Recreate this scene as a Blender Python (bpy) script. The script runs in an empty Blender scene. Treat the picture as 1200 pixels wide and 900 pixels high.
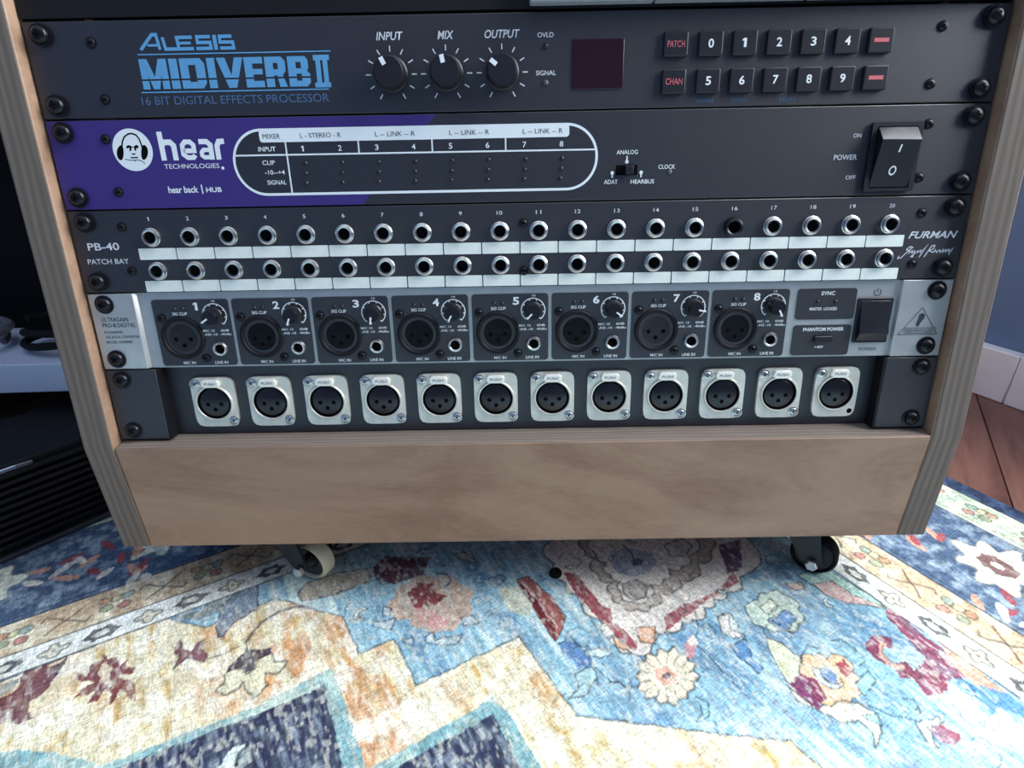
import bpy, math, random
import numpy as np
from mathutils import Matrix, Vector
random.seed(7)
SC = bpy.context.scene
COL = SC.collection

# ------------------------------------------------------------------ camera
LEAN = math.radians(9.0)            # the rack face leans back
TOPZ = 349.0                        # height of the rack face's top edge above the rug (mm)
CAM = (-2.767, -340.766, 320.706)   # mm
CR = ((0.9998556, -0.0021413, -0.0168565),
      (0.0159695, 0.4573552, 0.8891407),
      (-0.0058055, 0.8892815, -0.4573234))   # rows: right, up, forward
ROLL = math.radians(-0.03)
cam_d = bpy.data.cameras.new('camera')
cam_d.sensor_fit = 'HORIZONTAL'; cam_d.sensor_width = 36.0; cam_d.lens = 21.0
cam_d.clip_start = 0.01
cam = bpy.data.objects.new('camera', cam_d); COL.objects.link(cam)
_r, _u, _f = (Vector(v) for v in CR)
_m = Matrix((_r, _u, -_f)).transposed().to_4x4()
cam.matrix_world = Matrix.Translation(Vector(CAM) * 0.001) @ _m @ Matrix.Rotation(ROLL, 4, 'Z')
SC.camera = cam

# ------------------------------------------------------------------ world, light, exposure
w = bpy.data.worlds.new('world'); SC.world = w; w.use_nodes = True
bgn = w.node_tree.nodes['Background']
bgn.inputs['Color'].default_value = (0.86, 0.86, 1.0, 1)
bgn.inputs['Strength'].default_value = 0.3
WALL_ANG = math.radians(-59.0)
WALL_P = Vector((0.535, 0.243, 0.0))
WALL_M = Matrix.Translation(WALL_P) @ Matrix.Rotation(WALL_ANG, 4, 'Z')   # local x along the wall, local -y into the room
WIN1 = (-0.60, 0.90, 0.45, 1.75)     # opening in wall_right: local x0, x1, z0, z1
BACKX, FRONTX, LEFTY = -0.83, 2.6, -3.0   # room extents in the wall's own axes
def area(name, loc, rot, sx, sy, power, colr):
    l = bpy.data.lights.new(name, 'AREA'); l.shape = 'RECTANGLE'; l.size = sx; l.size_y = sy
    l.energy = power; l.color = colr
    o = bpy.data.objects.new(name, l); COL.objects.link(o)
    o.matrix_world = WALL_M @ Matrix.Translation(loc) @ rot
area('window_right_offscreen', Vector(((WIN1[0] + WIN1[1]) / 2, .03, (WIN1[2] + WIN1[3]) / 2)), Matrix.Rotation(math.radians(-90), 4, 'X'), WIN1[1] - WIN1[0] - .06, WIN1[3] - WIN1[2] - .06, 92, (0.90, 0.95, 1.0))
SC.view_settings.view_transform = 'Standard'; SC.view_settings.look = 'None'
SC.view_settings.exposure = 0.22; SC.view_settings.gamma = 1.0
SC.view_settings.use_curve_mapping = False

# ------------------------------------------------------------------ materials
def lin(c):
    return tuple(((x / 255) / 12.92 if x / 255 <= .04045 else ((x / 255 + .055) / 1.055) ** 2.4) for x in c)
def mat(name, rgb, rough=.5, metal=0., spec=.5, coat=0., bump=None, var=0., vscale=40.):
    m = bpy.data.materials.new(name); m.use_nodes = True
    nt = m.node_tree; b = nt.nodes['Principled BSDF']
    c = lin(rgb) + (1,)
    b.inputs['Base Color'].default_value = c
    b.inputs['Roughness'].default_value = rough; b.inputs['Metallic'].default_value = metal
    b.inputs['Specular IOR Level'].default_value = spec
    b.inputs['Coat Weight'].default_value = coat
    tc = None
    if var or bump:
        tc = nt.nodes.new('ShaderNodeTexCoord')
    if var:
        n = nt.nodes.new('ShaderNodeTexNoise'); n.inputs['Scale'].default_value = vscale; n.inputs['Detail'].default_value = 6
        nt.links.new(tc.outputs['Object'], n.inputs['Vector'])
        r = nt.nodes.new('ShaderNodeValToRGB')
        r.color_ramp.elements[0].position = .3; r.color_ramp.elements[1].position = .7
        r.color_ramp.elements[0].color = tuple(x * (1 - var) for x in c[:3]) + (1,)
        r.color_ramp.elements[1].color = tuple(min(1, x * (1 + var)) for x in c[:3]) + (1,)
        nt.links.new(n.outputs['Fac'], r.inputs['Fac']); nt.links.new(r.outputs['Color'], b.inputs['Base Color'])
    if bump:
        n2 = nt.nodes.new('ShaderNodeTexNoise'); n2.inputs['Scale'].default_value = bump[0]; n2.inputs['Detail'].default_value = 3
        nt.links.new(tc.outputs['Object'], n2.inputs['Vector'])
        bp = nt.nodes.new('ShaderNodeBump'); bp.inputs['Strength'].default_value = bump[1]; bp.inputs['Distance'].default_value = .0004
        nt.links.new(n2.outputs['Fac'], bp.inputs['Height']); nt.links.new(bp.outputs['Normal'], b.inputs['Normal'])
    return m
M = {}
M['black'] = mat('black_powder_coat', (15, 13, 24), .46, spec=1.0, bump=(2600, .2), var=.12)
M['black_gloss'] = mat('black_gloss_plastic', (17, 16, 22), .28, spec=.55)
M['black_matte'] = mat('black_matte_plastic', (13, 12, 17), .6, spec=.3)
M['button'] = mat('black_button_plastic', (20, 20, 28), .42, spec=.5)
M['hole'] = mat('dark_hole', (4, 4, 6), .9, spec=.1)
M['screw'] = mat('black_oxide_screw', (26, 25, 29), .3, metal=.6, spec=.6)
M['purple'] = mat('purple_print', (54, 38, 112), .5, spec=.5, var=.06)
M['blueprint'] = mat('light_blue_print', (92, 152, 196), .6, spec=.3, var=.04, vscale=400)
M['bluedim'] = mat('dim_blue_print', (74, 104, 140), .6, spec=.3)
M['white'] = mat('white_print', (226, 230, 232), .6, spec=.3)
M['greyprint'] = mat('grey_print', (204, 206, 212), .6, spec=.3)
M['darkprint'] = mat('dark_print', (52, 56, 66), .6, spec=.3)
M['redprint'] = mat('red_print', (206, 104, 110), .6, spec=.3)
M['cream'] = mat('cream_label', (228, 232, 224), .55, spec=.35, var=.05, vscale=220)
M['redglass'] = mat('dark_red_acrylic', (40, 8, 18), .06, spec=.6)
M['nickel'] = mat('nickel', (205, 203, 198), .28, metal=1., var=.08, vscale=300)
M['satin'] = mat('satin_nickel', (228, 222, 208), .42, metal=.55, var=.1, vscale=160)
M['tab'] = mat('bright_nickel_tab', (244, 240, 228), .35, metal=.15, spec=.6)
M['alu'] = mat('brushed_aluminium', (190, 190, 188), .45, metal=.75, var=.07, vscale=90)
M['rail'] = mat('black_rack_rail', (16, 15, 20), .5, spec=.5)
M['rubber'] = mat('black_rubber', (16, 15, 16), .8, spec=.2)
M['creamwheel'] = mat('cream_wheel_plastic', (214, 202, 172), .4, spec=.4)
M['wallpaint'] = mat('blue_wall_paint', (100, 122, 156), .7, spec=.2, var=.05, vscale=8)
M['whitepaint'] = mat('white_trim_paint', (228, 232, 238), .5, spec=.4, var=.04, vscale=30)
M['board'] = mat('white_laminate', (190, 200, 222), .45, spec=.4)
M['greymetal'] = mat('pale_grey_enamel', (150, 152, 158), .45, spec=.4)
M['greylip'] = mat('dull_grey_metal', (62, 62, 66), .55, spec=.3)
M['cable'] = mat('grey_cable', (96, 96, 102), .4, spec=.4)
M['bag'] = mat('black_nylon', (11, 10, 14), .8, spec=.15, bump=(900, .4))
M['led'] = mat('grey_led_lens', (92, 92, 104), .35, spec=.5)
M['leddark'] = mat('dark_led_lens', (30, 28, 36), .3, spec=.5)

def wood(name, c1, c2, scale, dist=3., axis='X', rough=.5, stretch=(1, 1, 1)):
    m = bpy.data.materials.new(name); m.use_nodes = True; nt = m.node_tree; b = nt.nodes['Principled BSDF']
    tc = nt.nodes.new('ShaderNodeTexCoord'); mp = nt.nodes.new('ShaderNodeMapping')
    mp.inputs['Scale'].default_value = stretch
    nt.links.new(tc.outputs['Object'], mp.inputs['Vector'])
    n = nt.nodes.new('ShaderNodeTexNoise'); n.inputs['Scale'].default_value = scale; n.inputs['Detail'].default_value = 8
    n.inputs['Roughness'].default_value = .62; n.inputs['Distortion'].default_value = dist
    nt.links.new(mp.outputs['Vector'], n.inputs['Vector'])
    n2 = nt.nodes.new('ShaderNodeTexNoise'); n2.inputs['Scale'].default_value = scale * 26; n2.inputs['Detail'].default_value = 4
    nt.links.new(mp.outputs['Vector'], n2.inputs['Vector'])
    mx = nt.nodes.new('ShaderNodeMath'); mx.operation = 'MULTIPLY_ADD'; mx.inputs[1].default_value = .18
    nt.links.new(n2.outputs['Fac'], mx.inputs[0]); nt.links.new(n.outputs['Fac'], mx.inputs[2])
    r = nt.nodes.new('ShaderNodeValToRGB')
    e = r.color_ramp.elements
    e[0].position = .42; e[1].position = .78; e[0].color = lin(c1) + (1,); e[1].color = lin(c2) + (1,)
    mid = e.new(.6); mid.color = tuple((a * .35 + d * .65) for a, d in zip(lin(c1), lin(c2))) + (1,)
    nt.links.new(mx.outputs[0], r.inputs['Fac']); nt.links.new(r.outputs['Color'], b.inputs['Base Color'])
    b.inputs['Roughness'].default_value = rough; b.inputs['Specular IOR Level'].default_value = .35
    return m
M['veneer'] = wood('birch_veneer', (136, 104, 84), (170, 139, 115), 8, 2.0, stretch=(.5, 1, 1.5))
M['floorwood'] = wood('dark_floor_wood', (84, 54, 48), (128, 90, 78), 14, 1.5, stretch=(.3, 2.2, 1), rough=.32)
def plyedge(name, axis, freq, c1, c2):
    m = bpy.data.materials.new(name); m.use_nodes = True; nt = m.node_tree; b = nt.nodes['Principled BSDF']
    tc = nt.nodes.new('ShaderNodeTexCoord'); wv = nt.nodes.new('ShaderNodeTexWave')
    wv.wave_type = 'BANDS'; wv.bands_direction = axis; wv.inputs['Scale'].default_value = freq
    wv.inputs['Distortion'].default_value = 3.2; wv.inputs['Detail'].default_value = 4; wv.inputs['Detail Scale'].default_value = 1.6
    mp = nt.nodes.new('ShaderNodeMapping'); mp.inputs['Scale'].default_value = (1, .1, .1) if axis == 'X' else (.1, 1, .1)
    nt.links.new(tc.outputs['Object'], mp.inputs['Vector']); nt.links.new(mp.outputs['Vector'], wv.inputs['Vector'])
    n = nt.nodes.new('ShaderNodeTexNoise'); n.inputs['Scale'].default_value = 420; n.inputs['Detail'].default_value = 5
    nt.links.new(mp.outputs['Vector'], n.inputs['Vector'])
    mx = nt.nodes.new('ShaderNodeMath'); mx.operation = 'MULTIPLY'
    nt.links.new(wv.outputs['Fac'], mx.inputs[0]); nt.links.new(n.outputs['Fac'], mx.inputs[1])
    r = nt.nodes.new('ShaderNodeValToRGB'); e = r.color_ramp.elements
    e[0].position = .05; e[1].position = .6; e[0].color = lin(c1) + (1,); e[1].color = lin(c2) + (1,)
    nt.links.new(mx.outputs[0], r.inputs['Fac']); nt.links.new(r.outputs['Color'], b.inputs['Base Color'])
    b.inputs['Roughness'].default_value = .75; b.inputs['Specular IOR Level'].default_value = .2
    return m
M['plyedge'] = plyedge('ply_edge', 'X', 70, (106, 95, 87), (124, 112, 102))
M['plytop'] = plyedge('ply_edge_top', 'Y', 95, (106, 95, 87), (124, 112, 102))

# ------------------------------------------------------------------ mesh helpers (millimetres)
class MB:
    def __init__(s):
        s.v = []; s.f = []; s.mi = []
    def add(s, vs, fs, mi=0):
        o = len(s.v); s.v += [tuple(p) for p in vs]
        for f in fs:
            s.f.append(tuple(i + o for i in f)); s.mi.append(mi)
        return s
    def box(s, x0, x1, y0, y1, z0, z1, mi=0):
        vs = [(x, y, z) for x in (x0, x1) for y in (y0, y1) for z in (z0, z1)]
        return s.add(vs, [(0, 1, 3, 2), (4, 6, 7, 5), (0, 4, 5, 1), (2, 3, 7, 6), (0, 2, 6, 4), (1, 5, 7, 3)], mi)
    def prism(s, poly, y0, y1, mi=0):
        """poly in (x, z); y0 is the front (toward -y)"""
        a = sum(poly[i][0] * poly[(i + 1) % len(poly)][1] - poly[(i + 1) % len(poly)][0] * poly[i][1] for i in range(len(poly)))
        if a < 0: poly = poly[::-1]
        n = len(poly)
        vs = [(p[0], y0, p[1]) for p in poly] + [(p[0], y1, p[1]) for p in poly]
        fs = [tuple(range(n)), tuple(range(2 * n - 1, n - 1, -1))]
        fs += [((i + 1) % n, i, n + i, n + (i + 1) % n) for i in range(n)]
        return s.add(vs, fs, mi)
    def face(s, poly, y, mi=0):
        a = sum(poly[i][0] * poly[(i + 1) % len(poly)][1] - poly[(i + 1) % len(poly)][0] * poly[i][1] for i in range(len(poly)))
        if a < 0: poly = poly[::-1]
        return s.add([(p[0], y, p[1]) for p in poly], [tuple(range(len(poly)))], mi)
    def lathe(s, prof, cx=0, cz=0, n=24, mi=0):
        """profile (r, y) revolved about the y axis through (cx, cz); listed from the outside base to the front centre"""
        vs = []; fs = []; rings = []
        for r, y in prof:
            if r < 1e-6:
                rings.append([len(vs)]); vs.append((cx, y, cz))
            else:
                rings.append(list(range(len(vs), len(vs) + n)))
                vs += [(cx + r * math.cos(2 * math.pi * k / n), y, cz + r * math.sin(2 * math.pi * k / n)) for k in range(n)]
        for A, Bq in zip(rings, rings[1:]):
            for k in range(n):
                k2 = (k + 1) % n
                if len(A) == 1 and len(Bq) == 1: continue
                if len(A) == 1: fs.append((A[0], Bq[k], Bq[k2]))
                elif len(Bq) == 1: fs.append((A[k], A[k2], Bq[0]))
                else: fs.append((A[k], A[k2], Bq[k2], Bq[k]))
        return s.add(vs, fs, mi)
    def stroke(s, pts, wd, y, mi=0, closed=False):
        """flat line of constant width in the x-z plane with mitred joints"""
        n = len(pts); L = []; R = []
        for i in range(n):
            p = pts[i]
            a = pts[i - 1] if (i > 0 or closed) else None
            c = pts[(i + 1) % n] if (i < n - 1 or closed) else None
            def nrm(p, q):
                d = (q[0] - p[0], q[1] - p[1]); l = math.hypot(*d) or 1; return (-d[1] / l, d[0] / l)
            if a is None: m = nrm(p, c); k = 1
            elif c is None: m = nrm(a, p); k = 1
            else:
                n1 = nrm(a, p); n2 = nrm(p, c); m = (n1[0] + n2[0], n1[1] + n2[1]); l = math.hypot(*m)
                if l < 1e-3: m = n1; k = 1
                else:
                    m = (m[0] / l, m[1] / l); k = min(2.2, 1 / max(.3, m[0] * n1[0] + m[1] * n1[1]))
            L.append((p[0] + m[0] * wd / 2 * k, p[1] + m[1] * wd / 2 * k)); R.append((p[0] - m[0] * wd / 2 * k, p[1] - m[1] * wd / 2 * k))
        vs = [(q[0], y, q[1]) for q in L] + [(q[0], y, q[1]) for q in R]
        rng = range(n if closed else n - 1)
        return s.add(vs, [(i, n + i, n + (i + 1) % n, (i + 1) % n) for i in rng], mi)
    def tube(s, pts, r, n=8, mi=0):
        P = [Vector(p) for p in pts]; vs = []; fs = []
        for i, p in enumerate(P):
            t = (P[min(i + 1, len(P) - 1)] - P[max(i - 1, 0)]).normalized()
            up = Vector((0, 0, 1)) if abs(t.z) < .9 else Vector((1, 0, 0))
            a = t.cross(up).normalized(); b = t.cross(a)
            vs += [tuple(p + a * r * math.cos(2 * math.pi * k / n) + b * r * math.sin(2 * math.pi * k / n)) for k in range(n)]
        for i in range(len(P) - 1):
            for k in range(n):
                fs.append((i * n + k, i * n + (k + 1) % n, (i + 1) * n + (k + 1) % n, (i + 1) * n + k))
        fs.append(tuple(range(n))[::-1]); fs.append(tuple(range((len(P) - 1) * n, len(P) * n)))
        return s.add(vs, fs, mi)
    def mesh(s, name, mats, smooth=False):
        me = bpy.data.meshes.new(name)
        me.from_pydata([(x * .001, y * .001, z * .001) for x, y, z in s.v], [], s.f)
        for m in (mats if isinstance(mats, (list, tuple)) else [mats]):
            me.materials.append(M[m] if isinstance(m, str) else m)
        me.polygons.foreach_set('material_index', s.mi)
        me.update()
        if smooth: smooth_angle(me)
        return me
def smooth_angle(me, ang=38):
    me.polygons.foreach_set('use_smooth', [True] * len(me.polygons))
    try: me.set_sharp_from_angle(angle=math.radians(ang))
    except Exception: pass
def place(name, me, parent=None, loc=(0, 0, 0), rot=(0, 0, 0), bevel=0, segs=2):
    o = bpy.data.objects.new(name, me); COL.objects.link(o)
    o.location = Vector(loc) * .001; o.rotation_euler = rot
    if parent: o.parent = parent
    if bevel:
        b = o.modifiers.new('bevel', 'BEVEL'); b.width = bevel * .001; b.segments = segs; b.limit_method = 'ANGLE'; b.angle_limit = math.radians(35)
        smooth_angle(me, 50)
    return o
def build(name, mb, mats, parent=None, loc=(0, 0, 0), rot=(0, 0, 0), bevel=0, smooth=False):
    return place(name, mb.mesh(name, mats, smooth), parent, loc, rot, bevel)
def empty(name, loc, rot, label, cat, group=None):
    o = bpy.data.objects.new(name, None); COL.objects.link(o); o.empty_display_size = .02
    o.location = Vector(loc) * .001; o.rotation_euler = rot
    return tag(o, label, cat, group)
def tag(o, label, cat, group=None):
    o['label'] = label; o['category'] = cat
    if group: o['group'] = group
    return o
def rrect(x0, x1, z0, z1, r, n=5):
    P = []
    for cx, cz, a0 in ((x1 - r, z1 - r, 0), (x0 + r, z1 - r, 90), (x0 + r, z0 + r, 180), (x1 - r, z0 + r, 270)):
        for k in range(n + 1):
            a = math.radians(a0 + 90 * k / n); P.append((cx + r * math.cos(a), cz + r * math.sin(a)))
    return P
def ell(cx, cz, rx, rz, n=24, a0=0, a1=360):
    full = abs(a1 - a0) >= 360
    return [(cx + rx * math.cos(math.radians(a0 + (a1 - a0) * k / (n if full else n - 1))), cz + rz * math.sin(math.radians(a0 + (a1 - a0) * k / (n if full else n - 1)))) for k in range(n)]
def text_mesh(s, u0, u1, z0, z1, y, m, bold=0., shear=0., cx=0, keep=False, spacing=1.0):
    """lettering fitted to a box on the face plane (x = u, z up), in mm"""
    if s == '1':
        h = z1 - z0; c = (u0 + u1) / 2; t = h * .1 + bold * 12
        mb = MB().face([(c - t, z0), (c + t, z0), (c + t, z1), (c - t, z1)], y)
        mb.face([(c - t, z1), (c - t, z1 - h * .24), (c - t - h * .22, z1 - h * .32), (c - t - h * .22, z1 - h * .16)], y)
        return mb.mesh('lettering', m)
    cu = bpy.data.curves.new('lettering', 'FONT'); cu.body = s; cu.size = 1; cu.offset = bold; cu.shear = shear
    cu.space_character = spacing; cu.resolution_u = 3; cu.fill_mode = 'FRONT'
    ob = bpy.data.objects.new('tmp', cu)
    me = bpy.data.meshes.new_from_object(ob)
    bpy.data.objects.remove(ob); bpy.data.curves.remove(cu)
    n = len(me.vertices); co = np.empty(n * 3); me.vertices.foreach_get('co', co); co = co.reshape(-1, 3)
    mn = co.min(0); mx = co.max(0); sz = np.maximum(mx - mn, 1e-6)
    out = np.empty_like(co)
    out[:, 0] = u0 + (co[:, 0] - mn[0]) / sz[0] * (u1 - u0)
    out[:, 1] = y
    out[:, 2] = z0 + (co[:, 1] - mn[1]) / sz[1] * (z1 - z0)
    me.vertices.foreach_set('co', (out * .001).ravel()); me.materials.clear(); me.materials.append(M[m]); me.update()
    me.name = 'lettering'
    return me

class Unit:
    """a rack unit; v is measured down the rack face in mm, dep is depth behind the face plane"""
    def __init__(s, name, v0, v1, label, cat, roll=0.):
        s.v0, s.v1 = v0, v1
        y = -v1 * math.sin(LEAN); z = TOPZ - v1 * math.cos(LEAN)
        s.o = empty(name, (0, y, z), (-LEAN, 0, 0), label, cat, )
        s.roll = roll
    def z(s, v): return s.v1 - v
    def text(s, t, u0, u1, va, vb, m='white', bold=.012, shear=0., dep=-.1, spacing=1.0):
        return place('lettering', text_mesh(t, u0, u1, s.z(vb), s.z(va), dep, m, bold, shear, spacing=spacing), s.o)
    def textc(s, t, uc, vc, h, wd, m='white', bold=.012, shear=0., dep=-.1):
        return s.text(t, uc - wd / 2, uc + wd / 2, vc - h / 2, vc + h / 2, m, bold, shear, dep)
    def part(s, name, mb, mats, bevel=0, smooth=False, loc=(0, 0, 0), rot=(0, 0, 0)):
        return build(name, mb, mats, s.o, loc, rot, bevel, smooth)

def screw_mesh(r=4.2, h=3.0, m='screw', rec='hole', ang=20):
    mb = MB(); mb.lathe([(r * 1.25, 0), (r * 1.25, -.5), (r, -.6), (r * .97, -h * .45), (r * .8, -h * .8), (r * .45, -h * .98), (0, -h)], n=20)
    for k in (0, 90):
        a = math.radians(ang + k); c, sn = math.cos(a), math.sin(a); L = r * .45; t = r * .1
        q = [(c * L - sn * t, sn * L + c * t), (-c * L - sn * t, -sn * L + c * t), (-c * L + sn * t, -sn * L - c * t), (c * L + sn * t, sn * L - c * t)]
        mb.prism(q, -h * 1.03, -h * .6, 1)
    return mb.mesh('screw', [m, rec], smooth=True)
SCREW = screw_mesh()
SMALLSCREW = screw_mesh(2.0, 1.2)
U1 = 44.45
def rack_screws(un, y=-1.0):
    for u in (-232.55, 232.55):
        for v in (6.35, 38.1):
            place('rack_screw', SCREW, un.o, (u, y, un.z(un.v0 + v)), (0, random.uniform(0, 1.5), 0))
def chassis(un, d0=3, d1=210, mats='black_matte', u=210):
    un.part('chassis', MB().box(-u, u, d0, d1, .8, un.v1 - un.v0 - .8), mats)

# ================================================================== SETTING
def struct(o): o['kind'] = 'structure'; return o
# floor of dark boards running along the right-hand wall
BX_, FX_, LY_ = BACKX * 1000, FRONTX * 1000, LEFTY * 1000
WL, WR_ = WALL_P * 1000, (0, 0, WALL_ANG)
floor = struct(build('floor', MB().box(BX_ - 100, FX_ + 100, LY_ - 100, 110, -40, -26), 'rubber', loc=WL, rot=WR_))
bw = 86.0
bm = MB().box(0, 1142, 0, bw - 1.2, -26, -6).mesh('floor_board', 'floorwood')
ca, sa = math.cos(WALL_ANG), math.sin(WALL_ANG)
for r in range(34):
    for k in range(3):
        lx = -830 + k * 1143.3; ly = -2 - (r + 1) * bw
        p = WALL_P * 1000 + Vector((ca * lx - sa * ly, sa * lx + ca * ly, 0))
        place('floor_board', bm, floor, (p.x, p.y, 0), (0, 0, WALL_ANG), bevel=.8)
# right wall with its window opening
x0, x1, z0, z1 = (q * 1000 for q in WIN1)
wl = MB().box(BX_, x0, 0, 110, -30, 2400).box(x1, FX_, 0, 110, -30, 2400).box(x0, x1, 0, 110, -30, z0).box(x0, x1, 0, 110, z1, 2400)
struct(build('wall_right', wl, 'wallpaint', loc=WL, rot=WR_))
wf = MB().box(x0 - 60, x0, -18, 0, z0 - 60, z1 + 60).box(x1, x1 + 60, -18, 0, z0 - 60, z1 + 60).box(x0, x1, -18, 0, z1, z1 + 60).box(x0 - 20, x1 + 20, -40, 0, z0 - 40, z0)
struct(build('window_1', wf, 'whitepaint', loc=WL, rot=WR_))
struct(build('wall_front', MB().box(FX_, FX_ + 110, LY_, 0, -30, 2400), 'wallpaint', loc=WL, rot=WR_))
struct(build('wall_left', MB().box(BX_, FX_, LY_ - 100, LY_, -30, 2400), 'wallpaint', loc=WL, rot=WR_))
struct(build('wall_back', MB().box(BX_ - 100, BX_, LY_, 0, -30, 2400), 'wallpaint', loc=WL, rot=WR_))
struct(build('ceiling', MB().box(BX_ - 100, FX_ + 100, LY_ - 100, 110, 2400, 2440), 'whitepaint', loc=WL, rot=WR_))
bbd = struct(build('baseboard_right', MB().box(BX_, 9, -14, 0, -6, 50).box(9.8, FX_, -15, 0, -6, 51), 'whitepaint', loc=WALL_P * 1000, rot=(0, 0, WALL_ANG), bevel=1.5))
# ================================================================== RACK CABINET
cab = empty('rack_cabinet', (0, -42, 52), (0, 0, 0), 'wheeled plywood rack cabinet with slanted sides holding the audio units', 'cabinet')
def C3(x, y, z): return (x, y + 42, z - 52)
sl, cl = math.sin(LEAN), math.cos(LEAN)
def yz(v, dep): return (-v * sl + dep * cl, TOPZ - v * cl - dep * sl)
prof = [(-42, 52), (-42, 128.5), yz(-170, -7.0), (330, yz(-170, 0)[1]), (330, 52)]
for s in (-1, 1):
    xi, xo = 242.6 * s, 260.4 * s
    mb = MB(); n = len(prof)
    vs = [C3(xi, *q) for q in prof] + [C3(xo, *q) for q in prof]
    fl_ = [tuple(range(n)), tuple(range(2 * n - 1, n - 1, -1))]
    sd = [((i + 1) % n, i, n + i, n + (i + 1) % n) for i in range(n)]
    if s > 0: pass
    else:
        fl_ = [f[::-1] for f in fl_]; sd = [f[::-1] for f in sd]
    mb.add(vs, fl_, 0); mb.add(vs, sd, 1)
    me = mb.mesh('side_panel', ['veneer', 'plyedge'])
    import bmesh
    b_ = bmesh.new(); b_.from_mesh(me); bmesh.ops.remove_doubles(b_, verts=b_.verts, dist=1e-6); bmesh.ops.recalc_face_normals(b_, faces=b_.faces); b_.to_mesh(me); b_.free()
    place('side_panel', me, cab, bevel=1.0)
mb = MB().box(-242.2, 242.2, 0, 18, 0, 76)
mb.mi[5] = 1   # top edge shows its plies
build('front_panel', mb, ['veneer', 'plytop'], cab, bevel=.9)
build('bottom_board', MB().box(-242.5, 242.5, 18, 370, 0, 18), 'veneer', cab)
zt = yz(-170, 0)[1] - 52
build('top_board', MB().box(-242.5, 242.5, 75, 370, zt - 18, zt), 'veneer', cab)
for s in (-1, 1):
    v0, v1 = -165, 222
    y, z = yz(v1, 0)
    mb = MB().box(min(s * 213.2, s * 242.4), max(s * 213.2, s * 242.4), 3.2, 5.0, 0, v1 - v0).box(min(s * 240.4, s * 242.4), max(s * 240.4, s * 242.4), 5.0, 30, 0, v1 - v0)
    build('rack_rail', mb, 'rail', cab, C3(0, y, z), (-LEAN, 0, 0))
# casters under the cabinet: (x, y, swivel angle, tyre material)
def caster(x, y, ang, tyre):
    R = 15.5; off = 14.0
    g = build('caster', MB().box(-14, 14, -14, 14, -3, 0), 'black_gloss', cab, C3(x, y, 52))
    rz = Matrix.Rotation(ang, 3, 'Z')
    f = MB()
    for sx in (-1, 1):
        xx = sx * 12.5
        f.add([(xx - 1, -13, -6), (xx - 1, 13, -6), (xx - 1, off + 7, -37), (xx - 1, off - 7, -37), (xx + 1, -13, -6), (xx + 1, 13, -6), (xx + 1, off + 7, -37), (xx + 1, off - 7, -37)],
              [(0, 1, 2, 3), (7, 6, 5, 4), (0, 4, 5, 1), (1, 5, 6, 2), (2, 6, 7, 3), (3, 7, 4, 0)])
    f.box(-13.5, 13.5, -14, 14, -8, -3)
    place('fork', f.mesh('fork', 'black_gloss'), g, rot=(0, 0, ang))
    wv = rz @ Vector((0, off, -52 + R))
    w_ = MB().lathe([(3, 6), (R - 2, 6), (R, 4), (R, -4), (R - 1.5, -6), (R - 2.6, -6), (R - 3.2, -4.5)], n=36).lathe([(R - 3.2, -4.5), (6, -3.5), (3.5, -9.5), (0, -9.5)], n=30, mi=1)
    place('wheel', w_.mesh('wheel', [tyre, 'black_gloss'], True), g, wv, (0, 0, ang + math.pi / 2))
    b = MB().lathe([(0, 17.6), (3.4, 17.6), (4.2, 17), (4.2, 14.5), (1.8, 14.4), (1.8, -14.2), (4.2, -14.0), (4.2, -17.2), (3.4, -17.8), (0, -17.8)], n=6)
    place('axle_bolt', b.mesh('axle_bolt', 'nickel'), g, wv, (0, 0, ang + math.pi / 2))
caster(-163, -9, math.radians(-114), 'creamwheel')
caster(197, -9, math.radians(-122), 'rubber')
caster(-200, 320, math.radians(170), 'creamwheel')
caster(200, 320, math.radians(170), 'rubber')

# ================================================================== UNIT 0: black unit above, only its lower edge in view
un = Unit('rack_unit', -44.2, -.6, 'dark rack unit with pale grey lower face strip at the top of the cabinet', 'rack unit')
un.part('face_plate', MB().box(-241.3, 241.3, 0, 3, .3, 43.4), 'black_matte')
un.part('chassis', MB().box(-210, 210, 3, 200, .8, 43), 'black_matte')
for u0, u1 in ((7, 66.3), (67, 139.4), (140.2, 241)):
    un.part('grey_face_segment', MB().box(u0, u1, -7, 0, 1.2, 43), 'greymetal', bevel=.8)

# ================================================================== UNIT 1: effects processor
un = Unit('effects_processor', 0, U1, 'black effects processor with light blue lettering, three knobs and numbered buttons', 'effects processor')
un.part('face_plate', MB().box(-241.3, 241.3, 0, 3, .3, U1 - .4), 'black', bevel=.4)
chassis(un); rack_screws(un)
for u, v in ((-209, 10), (-208, 35.5), (209, 10), (208, 35.5)):
    place('small_screw', SMALLSCREW, un.o, (u, 0, un.z(v)))
def strokes(un, name, items, m, dep=-.12, dv=0, du=0):
    mb = MB()
    for k, (pts, wd) in enumerate(items):
        mb.stroke([(q[0] + du, un.z(q[1] + dv)) for q in pts], wd, dep - .012 * k)
    return un.part(name, mb, m)
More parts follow.
